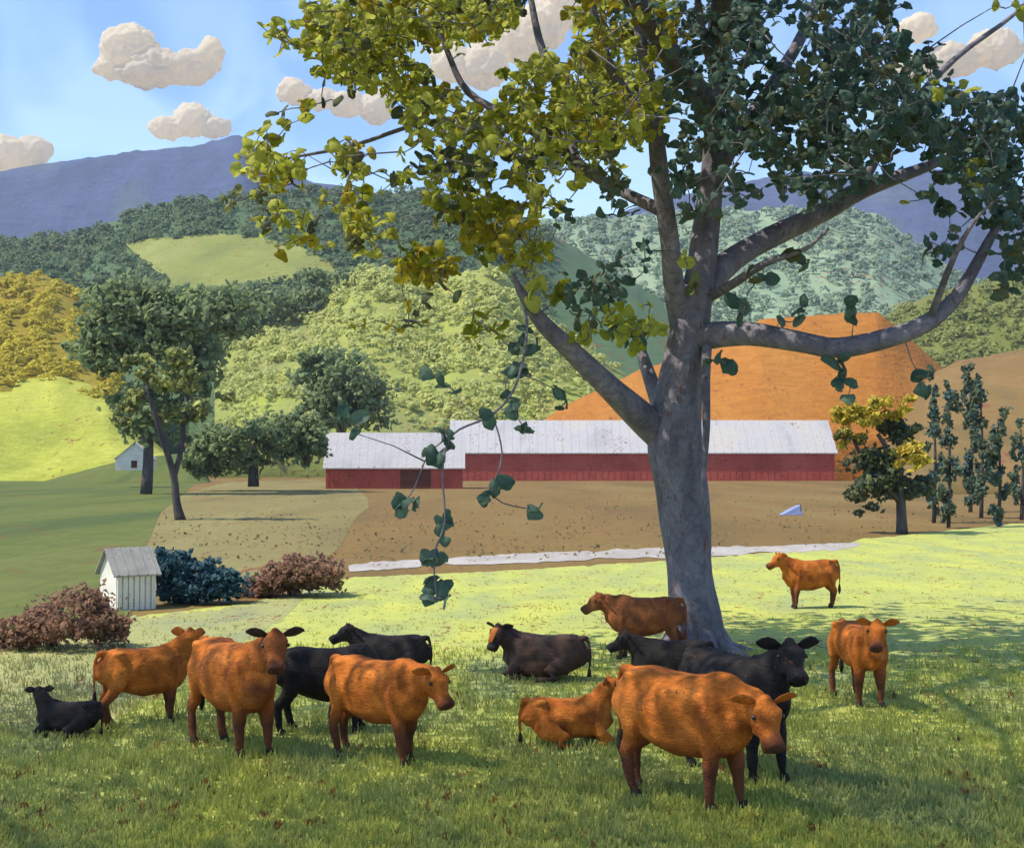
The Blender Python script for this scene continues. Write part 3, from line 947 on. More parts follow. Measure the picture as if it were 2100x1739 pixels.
limb('trunk', [(1432, 1352, 0, 150), (1430, 1325, 0, 118), (1424, 1260, 0, 102), (1412, 1150, 0, 96), (1402, 1000, 0, 108), (1384, 900, 0, 116), (1390, 800, 0, 96), (1410, 700, 0, 84), (1430, 600, 0, 68), (1446, 500, 0.1, 58), (1456, 400, 0.2, 50), (1462, 300, 0.2, 42), (1478, 120, 0.3, 34), (1500, -120, 0.2, 24), (1520, -420, 0, 10)], 4, 18)
for i_, (ax, ay) in enumerate(((-1, -0.25), (-0.55, -0.9), (0.25, -1), (0.9, -0.55), (1, 0.2), (-0.8, 0.5))):
    bm = bmesh.new()
    e_ = Vector((ax, ay, 0)).normalized()
    add_tube(bm, [(BASE + e_ * 0.10 + Vector((0, 0, 0.75)), 0.20), (BASE + e_ * 0.36 + Vector((0, 0, 0.30)), 0.20), (BASE + e_ * 0.62 + Vector((0, 0, 0.06)), 0.13), (BASE + e_ * (1.0 + 0.12 * (i_ % 3)) + Vector((0, 0, -0.03)), 0.05)], 10, 1, 0.2)
    shift(bm_obj('root', bm, M['bark'], big, True), BASE)
limb('limb', [(1410, 760, 0, 40), (1398, 660, 0, 52), (1382, 580, -0.3, 44), (1372, 480, -0.6, 40), (1352, 340, -0.9, 36), (1336, 200, -1.2, 30), (1312, 60, -1.4, 24), (1290, -160, -1.6, 14), (1270, -350, -1.8, 6)])
limb('limb', [(1400, 960, 0, 30), (1366, 905, 0, 62), (1318, 858, -0.2, 62), (1250, 795, -0.6, 48), (1180, 728, -0.9, 40), (1112, 662, -1.1, 32), (1068, 598, -1.2, 18), (1052, 562, -1.3, 7)])
limb('limb', [(1392, 940, 0, 36), (1366, 860, 0.1, 44), (1342, 800, 0.5, 32), (1322, 742, 0.9, 24), (1308, 690, 1.2, 12), (1290, 640, 1.4, 6)])
limb('limb', [(1398, 760, 0, 50), (1416, 706, 0, 66), (1450, 690, -0.2, 58), (1540, 686, -0.6, 50), (1640, 702, -0.9, 44), (1720, 714, -1.1, 42), (1830, 692, -1.2, 40), (1905, 660, -1.2, 36), (1962, 608, -1.1, 30), (2004, 540, -1, 24), (2042, 470, -0.9, 16), (2095, 395, -0.8, 8)])
limb('limb', [(1432, 610, 0, 60), (1476, 556, 0.5, 54), (1560, 498, 1.0, 46), (1680, 440, 1.4, 42), (1760, 392, 1.6, 38), (1880, 350, 1.8, 26), (1990, 300, 2.0, 16), (2120, 230, 2.2, 6)])
limb('branch', [(1452, 610, 0, 24), (1500, 584, -0.6, 20), (1570, 540, -1.2, 16), (1650, 512, -1.7, 10), (1700, 470, -2, 5)], 4, 8)
limb('limb', [(1458, 380, 0.2, 36), (1520, 270, 0.8, 32), (1600, 150, 1.4, 28), (1655, 50, 1.8, 22), (1720, -120, 2.2, 12)])
limb('branch', [(1352, 430, -0.7, 26), (1270, 390, 0, 22), (1184, 330, 0.6, 20), (1150, 200, 0.9, 18), (1105, 80, 1.1, 16), (1080, -60, 1.2, 10)], 4, 8)
limb('branch', [(1342, 260, -1, 24), (1262, 160, -1.6, 22), (1216, 20, -2.0, 18), (1200, -160, -2.2, 8)], 4, 8)
limb('branch', [(1190, 335, 0.6, 18), (1060, 250, 1.2, 16), (960, 190, 1.5, 15), (915, 100, 1.6, 12), (880, 0, 1.6, 8)], 4, 8)
limb('branch', [(1050, 245, 1.2, 12), (880, 250, 0.4, 10), (720, 300, 0, 8), (560, 330, -0.3, 4)], 4, 7)
limb('branch', [(1475, 180, 0.3, 22), (1440, 60, -1.2, 18), (1420, -100, -2, 8)], 4, 8)
limb('branch', [(1760, 392, 1.6, 24), (1850, 240, 2.4, 18), (1960, 120, 2.8, 13), (2080, 30, 3, 9), (2160, -60, 3.2, 5)], 4, 8)
limb('branch', [(1905, 660, -1.2, 18), (1960, 520, -2, 12), (2010, 440, -2.4, 7), (2060, 400, -2.6, 4)], 4, 7)
limb('branch', [(1450, 700, -0.3, 22), (1447, 780, -0.7, 20), (1448, 880, -0.8, 16), (1444, 960, -0.8, 12), (1440, 1030, -0.7, 7)], 4, 8)
limb('twig', [(1075, 620, -1.2, 7), (1080, 690, -1.6, 6), (1058, 790, -2, 5), (1010, 850, -2.2, 5), (930, 890, -2.4, 4.5), (908, 960, -2.5, 4), (912, 1070, -2.5, 4), (890, 1140, -2.5, 3.5), (896, 1225, -2.5, 3)], 5, 6)
limb('twig', [(1010, 850, -2.2, 4), (1030, 930, -2.3, 3.5), (1015, 1020, -2.3, 3), (1095, 1045, -2.3, 2.5)], 4, 6)
limb('twig', [(930, 890, -2.4, 4), (880, 930, -2.5, 3), (850, 1000, -2.5, 3), (825, 1035, -2.5, 2)], 4, 6)

for pts in ([(3.5, 24.6, 9.5, .20), (1.5, 22, 11.3, .17), (-2, 19, 12.6, .13), (-6, 16, 13, .09), (-10, 14, 13.2, .04)],  # unseen limbs added to carry the shading canopy
            [(3.6, 24.6, 10.5, .20), (3.4, 21, 12.4, .16), (3, 17, 13.3, .12), (2, 12.5, 13.2, .05)],
            [(3.6, 24.7, 11, .18), (5.5, 22, 12.4, .14), (7, 19, 12.8, .10), (8, 15, 12.6, .04)],
            [(-2, 19, 12.6, .10), (-2.6, 15.5, 13.2, .07), (-3.5, 11.5, 12.8, .03)],
            [(-3.4, 18, 12.8, .09), (-7, 19.5, 13, .06), (-11, 19.4, 12.7, .025)]):
    bm = bmesh.new()
    add_tube(bm, [(Vector(p[:3]), p[3]) for p in pts], 9, 1, 0.12)
    shift(bm_obj('limb', bm, M['bark'], big, True), BASE)

O4, D4 = {OLIVE: 7, YEL: 1.3, BRI: 0.8, MID: 0.8}, {DARK: 7, MID: 1.2}
CL = [(760, 60, 110, 70, 62, O4), (900, 35, 150, 60, 74, O4), (1010, 20, 70, 40, 22, O4), (562, 62, 22, 16, 4, O4), (603, 92, 22, 14, 3, O4), (655, 65, 40, 62, 13, O4), (740, 130, 92, 56, 42, O4),
      (850, 205, 45, 60, 18, O4), (905, 235, 70, 60, 24, O4), (1120, 200, 90, 75, 42, O4), (1230, 230, 110, 60, 50, O4), (1310, 225, 60, 66, 24, O4), (1262, 120, 80, 60, 34, O4), (1050, 270, 120, 38, 34, O4),
      (1230, 30, 50, 50, 16, O4), (690, 215, 22, 20, 3, {MID: 2, OLIVE: 1}), (545, 292, 28, 26, 5, O4), (525, 330, 26, 30, 5, O4), (580, 355, 45, 32, 11, O4), (625, 215, 30, 20, 3, O4), (575, 245, 20, 20, 2, O4),
      (720, 330, 36, 46, 9, O4), (735, 430, 25, 84, 12, O4), (625, 490, 36, 34, 5, O4), (545, 440, 24, 50, 6, O4), (470, 405, 15, 25, 2, {SAGE: 1}), (660, 405, 26, 12, 2, O4), (560, 490, 18, 20, 2, O4),
      (1190, 310, 80, 56, 26, {OLIVE: 5, MID: 2, DARK: 1}), (900, 345, 100, 46, 22, {OLIVE: 3, MID: 3}), (1050, 340, 80, 40, 16, {OLIVE: 3, MID: 2}), (950, 415, 60, 50, 20, {BRI: 3, MID: 1, YEL: 1}), (1015, 470, 60, 56, 22, {YEL: 3, BRI: 2}),
      (880, 545, 66, 32, 17, {YEL: 3, BRI: 1}), (1075, 525, 50, 36, 9, {OLIVE: 2, YEL: 2, BRI: 1}), (850, 650, 30, 34, 4, {MID: 2, YEL: 1}), (1000, 668, 40, 32, 5, {BRI: 1}), (715, 674, 15, 10, 1, {YEL: 1}),
      (1140, 602, 34, 20, 4, {BRI: 1}), (1190, 682, 22, 16, 2, {OLIVE: 1}), (1280, 672, 66, 44, 13, {OLIVE: 3, DARK: 2}), (1340, 40, 56, 60, 16, {YEL: 2, DARK: 2, OLIVE: 2}), (900, 600, 20, 20, 1, {MID: 1}),
      (1100, 420, 50, 40, 8, {OLIVE: 2, YEL: 1}), (770, 480, 40, 60, 4, O4),
      (1450, 70, 110, 80, 46, D4), (1560, 50, 90, 60, 28, D4), (1430, 180, 76, 60, 30, D4), (1560, 200, 80, 60, 30, D4), (1700, 60, 90, 60, 30, D4), (1800, 125, 120, 66, 46, D4), (1680, 180, 120, 60, 44, D4),
      (1750, 250, 160, 56, 56, D4), (1900, 215, 110, 60, 42, D4), (1985, 275, 76, 70, 30, D4), (1600, 290, 120, 48, 38, D4), (1480, 285, 76, 56, 24, D4), (1780, 322, 120, 40, 26, D4), (1560, 365, 100, 46, 20, D4),
      (1700, 385, 56, 30, 8, D4), (1420, 395, 56, 40, 10, D4), (1990, 395, 86, 76, 22, D4), (1950, 505, 50, 34, 5, D4), (2082, 545, 36, 70, 12, D4), (2075, 380, 50, 80, 14, D4), (1790, 20, 60, 30, 12, D4),
      (1250, 560, 46, 46, 9, D4), (1200, 600, 40, 40, 5, D4), (1160, 440, 30, 30, 4, D4), (1310, 505, 30, 20, 2, D4), (1390, 330, 36, 60, 9, D4), (1260, 395, 56, 36, 7, {MID: 2, DARK: 2}), (1180, 640, 30, 40, 4, D4),
      (1870, 180, 22, 18, 2, {OLIVE: 1}), (1985, 165, 18, 14, 2, {OLIVE: 1}), (1940, 190, 24, 12, 2, {OLIVE: 1}), (2010, 360, 24, 30, 4, {OLIVE: 1}), (1890, 405, 20, 10, 1, {OLIVE: 1}), (2080, 20, 30, 30, 2, {OLIVE: 1}), (2060, 250, 60, 60, 26, D4), (2085, 460, 40, 60, 14, D4), (2020, 320, 70, 50, 22, D4), (1870, 290, 90, 40, 20, D4)]
SOLO = [(1580, 575, DARK), (1500, 610, DARK), (1515, 640, DARK), (1742, 622, DARK), (1748, 648, DARK), (1632, 655, DARK), (1470, 738, DARK), (1500, 742, DARK), (1718, 735, DARK), (1735, 765, DARK), (1712, 778, DARK), (1748, 795, DARK), (1888, 780, DARK), (1895, 800, DARK),
        (1660, 540, DARK), (1540, 560, MID), (1640, 620, DARK), (1605, 520, MID), (1075, 690, DARK), (1090, 700, DARK), (1055, 725, DARK), (1070, 755, DARK), (1065, 780, DARK), (1052, 810, DARK), (1045, 835, DARK), (1145, 800, DARK), (1140, 820, DARK), (1008, 855, DARK), (1075, 885, DARK),
        (700, 855, DARK), (722, 862, DARK), (905, 785, DARK), (915, 800, DARK), (910, 880, DARK), (925, 905, DARK), (895, 915, DARK), (898, 948, DARK), (908, 935, DARK), (835, 1030, DARK), (822, 1042, DARK), (1012, 1015, DARK), (1000, 1035, DARK), (1035, 985, DARK), (1095, 1045, DARK), (910, 1072, DARK), (906, 1095, DARK),
        (880, 1128, DARK), (893, 1145, DARK), (905, 1190, DARK), (890, 1205, DARK), (882, 1230, DARK), (915, 1212, DARK), (1100, 590, OLIVE), (1085, 605, OLIVE), (1400, 545, OLIVE), (1412, 580, SAGE)]
GAPS = [(600, 246, 672, 336), (675, 188, 795, 250), (748, 300, 800, 372), (895, 95, 1035, 175), (1055, 25, 1165, 100), (1915, 66, 2090, 155), (1845, 40, 1915, 78), (640, 330, 700, 380), (1575, 45, 1640, 120), (1600, 250, 1630, 280),
        (1100, 215, 1135, 250), (1510, 310, 1545, 350), (1640, 40, 1660, 90), (1010, 320, 1070, 350), (1205, 380, 1240, 420), (1310, 350, 1345, 390), (1420, 330, 1450, 360), (1830, 300, 1880, 330), (1560, 360, 1590, 390), (840, 300, 870, 340)]
r = random.Random(21)
LEAF = []
for (cx, cy, rx, ry, n, wts) in CL:
    n = int(n * (1.5 if wts is D4 else 2.1)) if n > 6 else int(n * 1.4 + 0.5)
    for _ in range(n):
        for _try in range(30):
            a, q = r.uniform(0, 2 * math.pi), r.random() ** 0.5
            X, Y = cx + rx * q * math.cos(a), cy + ry * q * math.sin(a)
            if not any(g[0] - 6 < X < g[2] + 6 and g[1] - 6 < Y < g[3] + 6 for g in GAPS): break
        else:
            continue
        spread = 2.6 * max(0.25, 1 - (X - 1350) ** 2 / 1.1e6) * (1 if Y < 420 else 0.4)
        d = TD + r.gauss(-0.3, spread)
        kk, tn = pick(r, wts), r.random()
        for q_ in range(3 if n > 6 else 2):
            off = Vector((r.gauss(0, 13), r.gauss(0, 13), r.gauss(0, 11))) * (d / F)
            LEAF.append((P(X, Y, d) + off, r.uniform(9, 19) * d / F, kk, min(1, max(0, tn + r.gauss(0, .15))), r.randrange(14), rand_rot(r), n))
for X, Y, k in SOLO:
    dz = -2.4 if Y > 820 else -1.4
    d = TD + dz + r.uniform(-0.1, 0.1)
    for q_ in range(2):
        off = Vector((r.gauss(0, 9), r.gauss(0, 9), r.gauss(0, 9))) * (d / F)
        LEAF.append((P(X, Y, d) + off, r.uniform(16, 25) * d / F, k, r.random(), r.randrange(14), rand_rot(r, 0.1), 1))
# crown above the picture, its unseen canopy stretched forward to shade the foreground
cc = Vector((-3.0, 16.0, 12.0))
shade_items, top_items = [], []
for _ in range(52000):
    while True:
        v = Vector((r.uniform(-1, 1), r.uniform(-1, 1), r.uniform(-1, 1)))
        if v.length < 1 and r.random() < 0.25 + 0.75 * v.length and mnoise.noise(Vector((v.x * 12, v.y * 8, v.z * 4)) * 0.45) > -0.34: break
    p = cc + Vector((v.x * 12.8, v.y * 9.8, v.z * 3.8))
    zlim = CAM_H + (949 + 35) / F * p.y         # what the picture shows of the crown is below this
    if p.z < zlim + 0.3 or p.y > 22.5: continue
    wts = O4 if p.x < BASE.x - 0.3 + r.gauss(0, 1) else D4
    shade_items.append((p, r.uniform(0.05, 0.092), pick(r, wts), r.random(), r.randrange(14), rand_rot(r)))
for _ in range(650):
    while True:
        v = Vector((r.uniform(-1, 1), r.uniform(-1, 1), r.uniform(-1, 1)))
        if v.length < 1 and r.random() < 0.25 + 0.75 * v.length: break
    p = Vector((5.4 + v.x * 5.6, 24.8 + v.y * 3.6, 14 + v.z * 3.2))
    if p.z < CAM_H + (949 + 35) / F * p.y + 0.3: continue
    top_items.append((p, r.uniform(0.14, 0.26), pick(r, O4 if p.x < 3 else D4), r.random(), r.randrange(14), rand_rot(r)))
# the 300 sprays that can be picked out singly are parts, the others one mass
order = sorted(range(len(LEAF)), key=lambda i: (LEAF[i][6] > 8, -LEAF[i][1]))
single = set(order[:300])
shared = {}
for i in order[:300]:
    p, s, k, t, tp, rot, _ = LEAF[i]
    tq = round(t * 3) / 3
    key = (k, tp, tq)
    if key not in shared:
        shared[key] = dabs_mesh('leaf', [((0, 0, 0), 1.0, k, tq, tp, np.eye(3))])
    o = mesh_obj('leaf', shared[key], None, big)
    m3 = Matrix(rot.tolist()).to_4x4()
    o.matrix_local = Matrix.Translation(p - BASE) @ m3 @ Matrix.Scale(s, 4)
rest = [l[:6] for i, l in enumerate(LEAF) if i not in single] + top_items
foliage('foliage', rest, big, BASE)
foliage('foliage', shade_items, big, BASE, FAR)  # small leaves of the unseen canopy, added for foreground shade
# fine twigs joining the sprays to the limbs
lp = []
for l in LIMBS:
    for a in resample(l, 4): lp.append((P(a[0], a[1], a[2]), a[3]))
lpa = np.array([tuple(p[0]) for p in lp])
bm = bmesh.new()
pts = np.array([tuple(l[0]) for l in LEAF])
D2 = np.linalg.norm(pts[:, None] - lpa[None], axis=2)
best = D2.min(1) * 0.8; par = [Vector(lpa[j]) for j in D2.argmin(1)]
left = np.ones(len(pts), bool)
for _ in range(len(pts)):
    i = int(np.where(left, best, 1e9).argmin())
    left[i] = False
    p, q = Vector(pts[i]), par[i]
    if 0.12 < (q - p).length < 1.5:
        mid = (p + q) / 2 + Vector((r.gauss(0, .06), r.gauss(0, .06), r.gauss(0, .06))) * (q - p).length
        add_tube(bm, [(q, 0.013), (mid, 0.010), (p, 0.007)], 4)
    dn = np.linalg.norm(pts - pts[i], axis=1)
    better = left & (dn < best)
    best = np.where(better, dn, best)
    for j in np.nonzero(better)[0]: par[j] = p
tag(shift(bm_obj('twigs', bm, M['bark'], big, True), BASE), kind='stuff')

# ------------------------------------------------------------------ grass
r = random.Random(5)
gv, gf, gm = [], [], []
for i in range(36000):
    Y = 1075 + 720 * r.random() ** 0.62
    X = r.uniform(-60, 2160)
    if Y < pe(X) + 3: continue
    if Y < 1330 and r.random() < 0.6: continue
    dry = X < 640 and Y < DRY(X) + r.gauss(0, 10)
    d = gd(Y) * r.uniform(0.97, 1.03)
    c = Vector(((X - 1050) * d / F, d, 0))
    hgt = r.uniform(0.045, 0.115) * (1 if d < 26 else 0.5) * (1 + 0.5 * mnoise.noise(c * 0.8))
    for b_ in range(3):
        a = r.uniform(0, math.pi)
        e = Vector((math.cos(a), math.sin(a), 0)) * r.uniform(0.008, 0.016)
        q = c + Vector((r.gauss(0, .05), r.gauss(0, .05), -0.005))
        t = q + Vector((r.gauss(0, .03), r.gauss(0, .03), hgt))
        n = len(gv)
        gv += [q - e, q + e, t + e * 0.3, t - e * 0.3]
        gf.append((n, n + 1, n + 2, n + 3))
        gm.append(1 if dry else 0)
o = pyd('grass', gv, gf, [M['grass'], M['drygrass']])
o.data.polygons.foreach_set('material_index', np.array(gm, np.int32))
tag(o, 'short pasture grass under the herd', 'grass', None, 'stuff')


# ------------------------------------------------------------------ cattle
def cow_geo(key, lie, neck_p, neck_y, head_p, head_y, legs, calf):
    """returns (body mesh, eye spots, ear frames, hoof spots, tail end, head frame); cow faces +X, back about 1.32 high"""
    bm = bmesh.new()
    dz = -0.45 if lie else 0.0
    T = [(-0.82, 1.09, .08, .07), (-0.79, 1.07, .21, .17), (-0.70, 1.03, .30, .25), (-0.5, .985, .35, .305), (-0.25, .935, .395, .345), (0.0, .90, .43, .365), (0.25, .905, .425, .345), (0.45, .925, .41, .295), (0.6, .95, .36, .235), (0.72, .97, .26, .16), (0.78, .98, .1, .07)]
    if calf: T = [(x, z + .03, h * 0.86, w_ * 0.85) for x, z, h, w_ in T]
    if lie: T = [(x, z - 0.0 * x, h, w_ * 1.12) for x, z, h, w_ in T]
    add_tube(bm, [(Vector((x, 0, z + dz)), w_, h) for x, z, h, w_ in T], 22, 0.86)
    # neck and head
    nb = Vector((0.50, 0, 1.06 + dz))
    nd = Vector((math.cos(R(neck_p)) * math.cos(R(neck_y)), math.cos(R(neck_p)) * math.sin(R(neck_y)), math.sin(R(neck_p))))
    nl = 0.50
    poll = nb + nd * nl
    yw = neck_y + head_y
    hd = Vector((math.cos(R(head_p)) * math.cos(R(yw)), math.cos(R(head_p)) * math.sin(R(yw)), math.sin(R(head_p))))
    mid = nb + nd * nl * 0.5 + Vector((0, 0, -0.02))
    add_tube(bm, [(nb - nd * 0.14, .20, .30), (nb + nd * 0.08, .19, .29), (mid, .155, .235), (poll - nd * 0.06, .13, .175), (poll + nd * 0.03, .10, .11)], 16)
    # brisket
    add_tube(bm, [(Vector((0.40, 0, .70 + dz)), .10, .12), (Vector((0.60, 0, .74 + dz)), .11, .14), (Vector((0.74, 0, .86 + dz)), .08, .12), (nb + nd * 0.34 + Vector((0, 0, -.14)), .04, .07)], 12)
    side = hd.cross(Vector((0, 0, 1)))
    side = side.normalized() if side.length > 0.15 else Vector((0, 1, 0))
    hu = side.cross(hd).normalized()
    hs = hd * 0.86
    add_tube(bm, [(poll - hs * 0.10, .085, .085), (poll - hs * 0.03, .135, .13), (poll + hs * 0.06, .150, .150), (poll + hs * 0.15 - hu * .005, .150, .150), (poll + hs * 0.24 - hu * .03, .112, .122), (poll + hs * 0.33 - hu * .042, .090, .102), (poll + hs * 0.41 - hu * .035, .105, .105), (poll + hs * 0.47 - hu * .038, .118, .103), (poll + hs * 0.515 - hu * .042, .105, .088), (poll + hs * 0.53 - hu * .045, .06, .05)], 16, 0.85)
    add_tube(bm, [(poll + hs * 0.02 - hu * 0.10, .095, .09), (poll + hs * 0.14 - hu * 0.12, .09, .07), (poll + hs * 0.3 - hu * 0.10, .06, .045), (poll + hs * 0.45 - hu * 0.09, .06, .035)], 10)
    for s_ in (1, -1):
        bmesh.ops.create_icosphere(bm, subdivisions=2, radius=0.048, matrix=Matrix.Translation(poll + hs * 0.11 + hu * 0.085 + side * (0.105 * s_)))
        bmesh.ops.create_icosphere(bm, subdivisions=2, radius=0.05, matrix=Matrix.Translation(poll + hs * 0.22 - hu * 0.10 + side * (0.075 * s_)))
    bmesh.ops.create_icosphere(bm, subdivisions=2, radius=0.07, matrix=Matrix.Translation(poll - hs * 0.02 + hu * 0.11))
    # hook bones, shoulder points and tail head
    for s_ in (1, -1):
        bmesh.ops.create_icosphere(bm, subdivisions=2, radius=1, matrix=Matrix.Translation((-.52, .20 * s_, 1.235 + dz)) @ Matrix.Diagonal((.12, .075, .07, 1)))
        bmesh.ops.create_icosphere(bm, subdivisions=2, radius=1, matrix=Matrix.Translation((.50, .20 * s_, 0.98 + dz)) @ Matrix.Diagonal((.13, .085, .22, 1)))
    bmesh.ops.create_icosphere(bm, subdivisions=2, radius=1, matrix=Matrix.Translation((-.74, 0, 1.26 + dz)) @ Matrix.Diagonal((.12, .07, .06, 1)))
    bmesh.ops.create_icosphere(bm, subdivisions=2, radius=1, matrix=Matrix.Translation((.42, 0, 1.28 + dz)) @ Matrix.Diagonal((.22, .10, .08, 1)))
    hoofs = []
    if not lie:
        for s, o_ in ((1, legs[0]), (-1, legs[1])):
            y = 0.17 * s
            add_tube(bm, [(Vector((.47, y * .8, 1.08)), .08, .15), (Vector((.45, y, .86)), .105, .17), (Vector((.45 + o_ * .2, y * 1.02, .64)), .085, .11), (Vector((.46 + o_ * .55, y, .42)), .075, .085), (Vector((.455 + o_ * .65, y, .33)), .062, .066), (Vector((.455 + o_ * .9, y, .15)), .052, .055), (Vector((.46 + o_, y, .085)), .047, .05), (Vector((.475 + o_, y, .05)), .05, .055)], 12)
            hoofs.append(Vector((.475 + o_, y, 0)))
        for s, o_ in ((1, legs[2]), (-1, legs[3])):
            y = 0.18 * s
            add_tube(bm, [(Vector((-.62, y * .75, 1.14)), .09, .16), (Vector((-.58, y, .94)), .125, .235), (Vector((-.54 + o_ * .15, y * 1.08, .74)), .11, .185), (Vector((-.60 + o_ * .4, y * 1.03, .57)), .07, .105), (Vector((-.70 + o_ * .6, y, .44)), .062, .085), (Vector((-.685 + o_ * .75, y, .32)), .056, .066), (Vector((-.655 + o_ * .9, y, .15)), .052, .056), (Vector((-.63 + o_, y, .085)), .048, .052), (Vector((-.61 + o_, y, .05)), .05, .056)], 12)
            hoofs.append(Vector((-.61 + o_, y, 0)))
    else:
        for s in (1, -1):
            y = 0.24 * s
            add_tube(bm, [(Vector((.42, y * .8, .42)), .10, .16), (Vector((.56, y * 1.1, .22)), .09, .11), (Vector((.74, y * 1.15, .10)), .065, .07), (Vector((.62, y * 1.2, .055)), .05, .05), (Vector((.42, y * 1.2, .05)), .045, .045)], 12)
            hoofs.append(Vector((.40, y * 1.2, 0)))
            y = 0.30 * s
            add_tube(bm, [(Vector((-.56, y * .7, .45)), .12, .20), (Vector((-.40, y * 1.1, .30)), .12, .2), (Vector((-.14, y * 1.45, .18)), .09, .12), (Vector((-.30, y * 1.6, .08)), .06, .07), (Vector((-.10, y * 1.6, .055)), .048, .048), (Vector((.04, y * 1.55, .05)), .045, .045)], 12)
            hoofs.append(Vector((.07, y * 1.55, 0)))
    tail = [(Vector((-.80, 0, 1.27 + dz * .95)), .045, .045), (Vector((-.86, 0.01, 1.16 + dz)), .034, .034), (Vector((-.885, .02, .95 + dz * .9)), .028, .028), (Vector((-.88, .03, .72 + dz * .9)), .025, .025), (Vector((-.87, .03, .56 + dz * .86)), .024, .024)]
    add_tube(bm, tail, 8)
    bmesh.ops.recalc_face_normals(bm, faces=bm.faces)
    me = bpy.data.meshes.new('cow_body'); bm.to_mesh(me); bm.free()
    tmp = bpy.data.objects.new('tmp', me)
    COL.objects.link(tmp)
    m_ = tmp.modifiers.new('r', 'REMESH'); m_.mode = 'VOXEL'; m_.voxel_size = 0.02
    s_ = tmp.modifiers.new('s', 'SMOOTH'); s_.factor = 0.5; s_.iterations = 5
    dg = bpy.context.evaluated_depsgraph_get()
    out = bpy.data.meshes.new_from_object(tmp.evaluated_get(dg))
    bpy.data.objects.remove(tmp); bpy.data.meshes.remove(me)
    n = len(out.vertices)
    co = np.empty(n * 3, np.float32); out.vertices.foreach_get('co', co); co = co.reshape(-1, 3)
    no = np.empty(n * 3, np.float32); out.vertices.foreach_get('normal', no); no = no.reshape(-1, 3)
    for cx_, cy_, cz_, rr_, dp in ((-.33, .30, 1.14, .13, .045), (.20, .36, .84, .13, .032), (-.28, .36, .74, .13, .04), (.60, .20, 1.0, .11, .03), (-.68, .24, 1.10, .10, .025), (.02, 0, 1.34, .26, .03), (.33, .34, 1.10, .10, -.015), (-.05, .38, .80, .22, -.02)):
        for sg in ((1, -1) if cy_ else (1,)):
            dd_ = np.linalg.norm(co - np.array((cx_, cy_ * sg, cz_ + dz)), axis=1)
            co -= no * (dp * np.exp(-(dd_ / rr_) ** 2))[:, None]
    for i in range(n):
        v = Vector(co[i])
        co[i] += no[i] * (0.013 * mnoise.noise(v * 5) + 0.004 * mnoise.noise(v * 14))
    out.vertices.foreach_set('co', co.ravel())
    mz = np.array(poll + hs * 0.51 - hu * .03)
    mark_shade = np.clip(1.75 - np.linalg.norm(co - mz, axis=1) / 0.11, 0, 1) * 0.95
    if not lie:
        mark_shade = np.maximum(mark_shade, np.clip((0.68 - co[:, 2]) / 0.30, 0, 1) * 0.85)  # legs darker by coat; on the belly, underside shade painted in
    a = out.attributes.new('mark_shade', 'FLOAT', 'POINT'); a.data.foreach_set('value', mark_shade.astype(np.float32))
    out.shade_smooth(); out.update()
    eyes = [poll + hs * 0.15 + hu * 0.055 + side * (0.143 * q) for q in (1, -1)]
    ears = [(poll - hd * 0.02 + hu * 0.07 + side * (0.10 * q), (side * q + Vector((0, 0, 0.25)) - hd * 0.2).normalized(), hd) for q in (1, -1)]
    nost = [poll + hs * 0.525 - hu * 0.015 + side * (0.055 * q) for q in (1, -1)]
    return out, eyes, ears, hoofs, tail[-1][0], (poll, hd, side, hu), nost


def small(name, build, mat, parent, smooth=True):
    bm = bmesh.new()
    build(bm)
    return bm_obj(name, bm, mat, parent, smooth)


GEO = {}


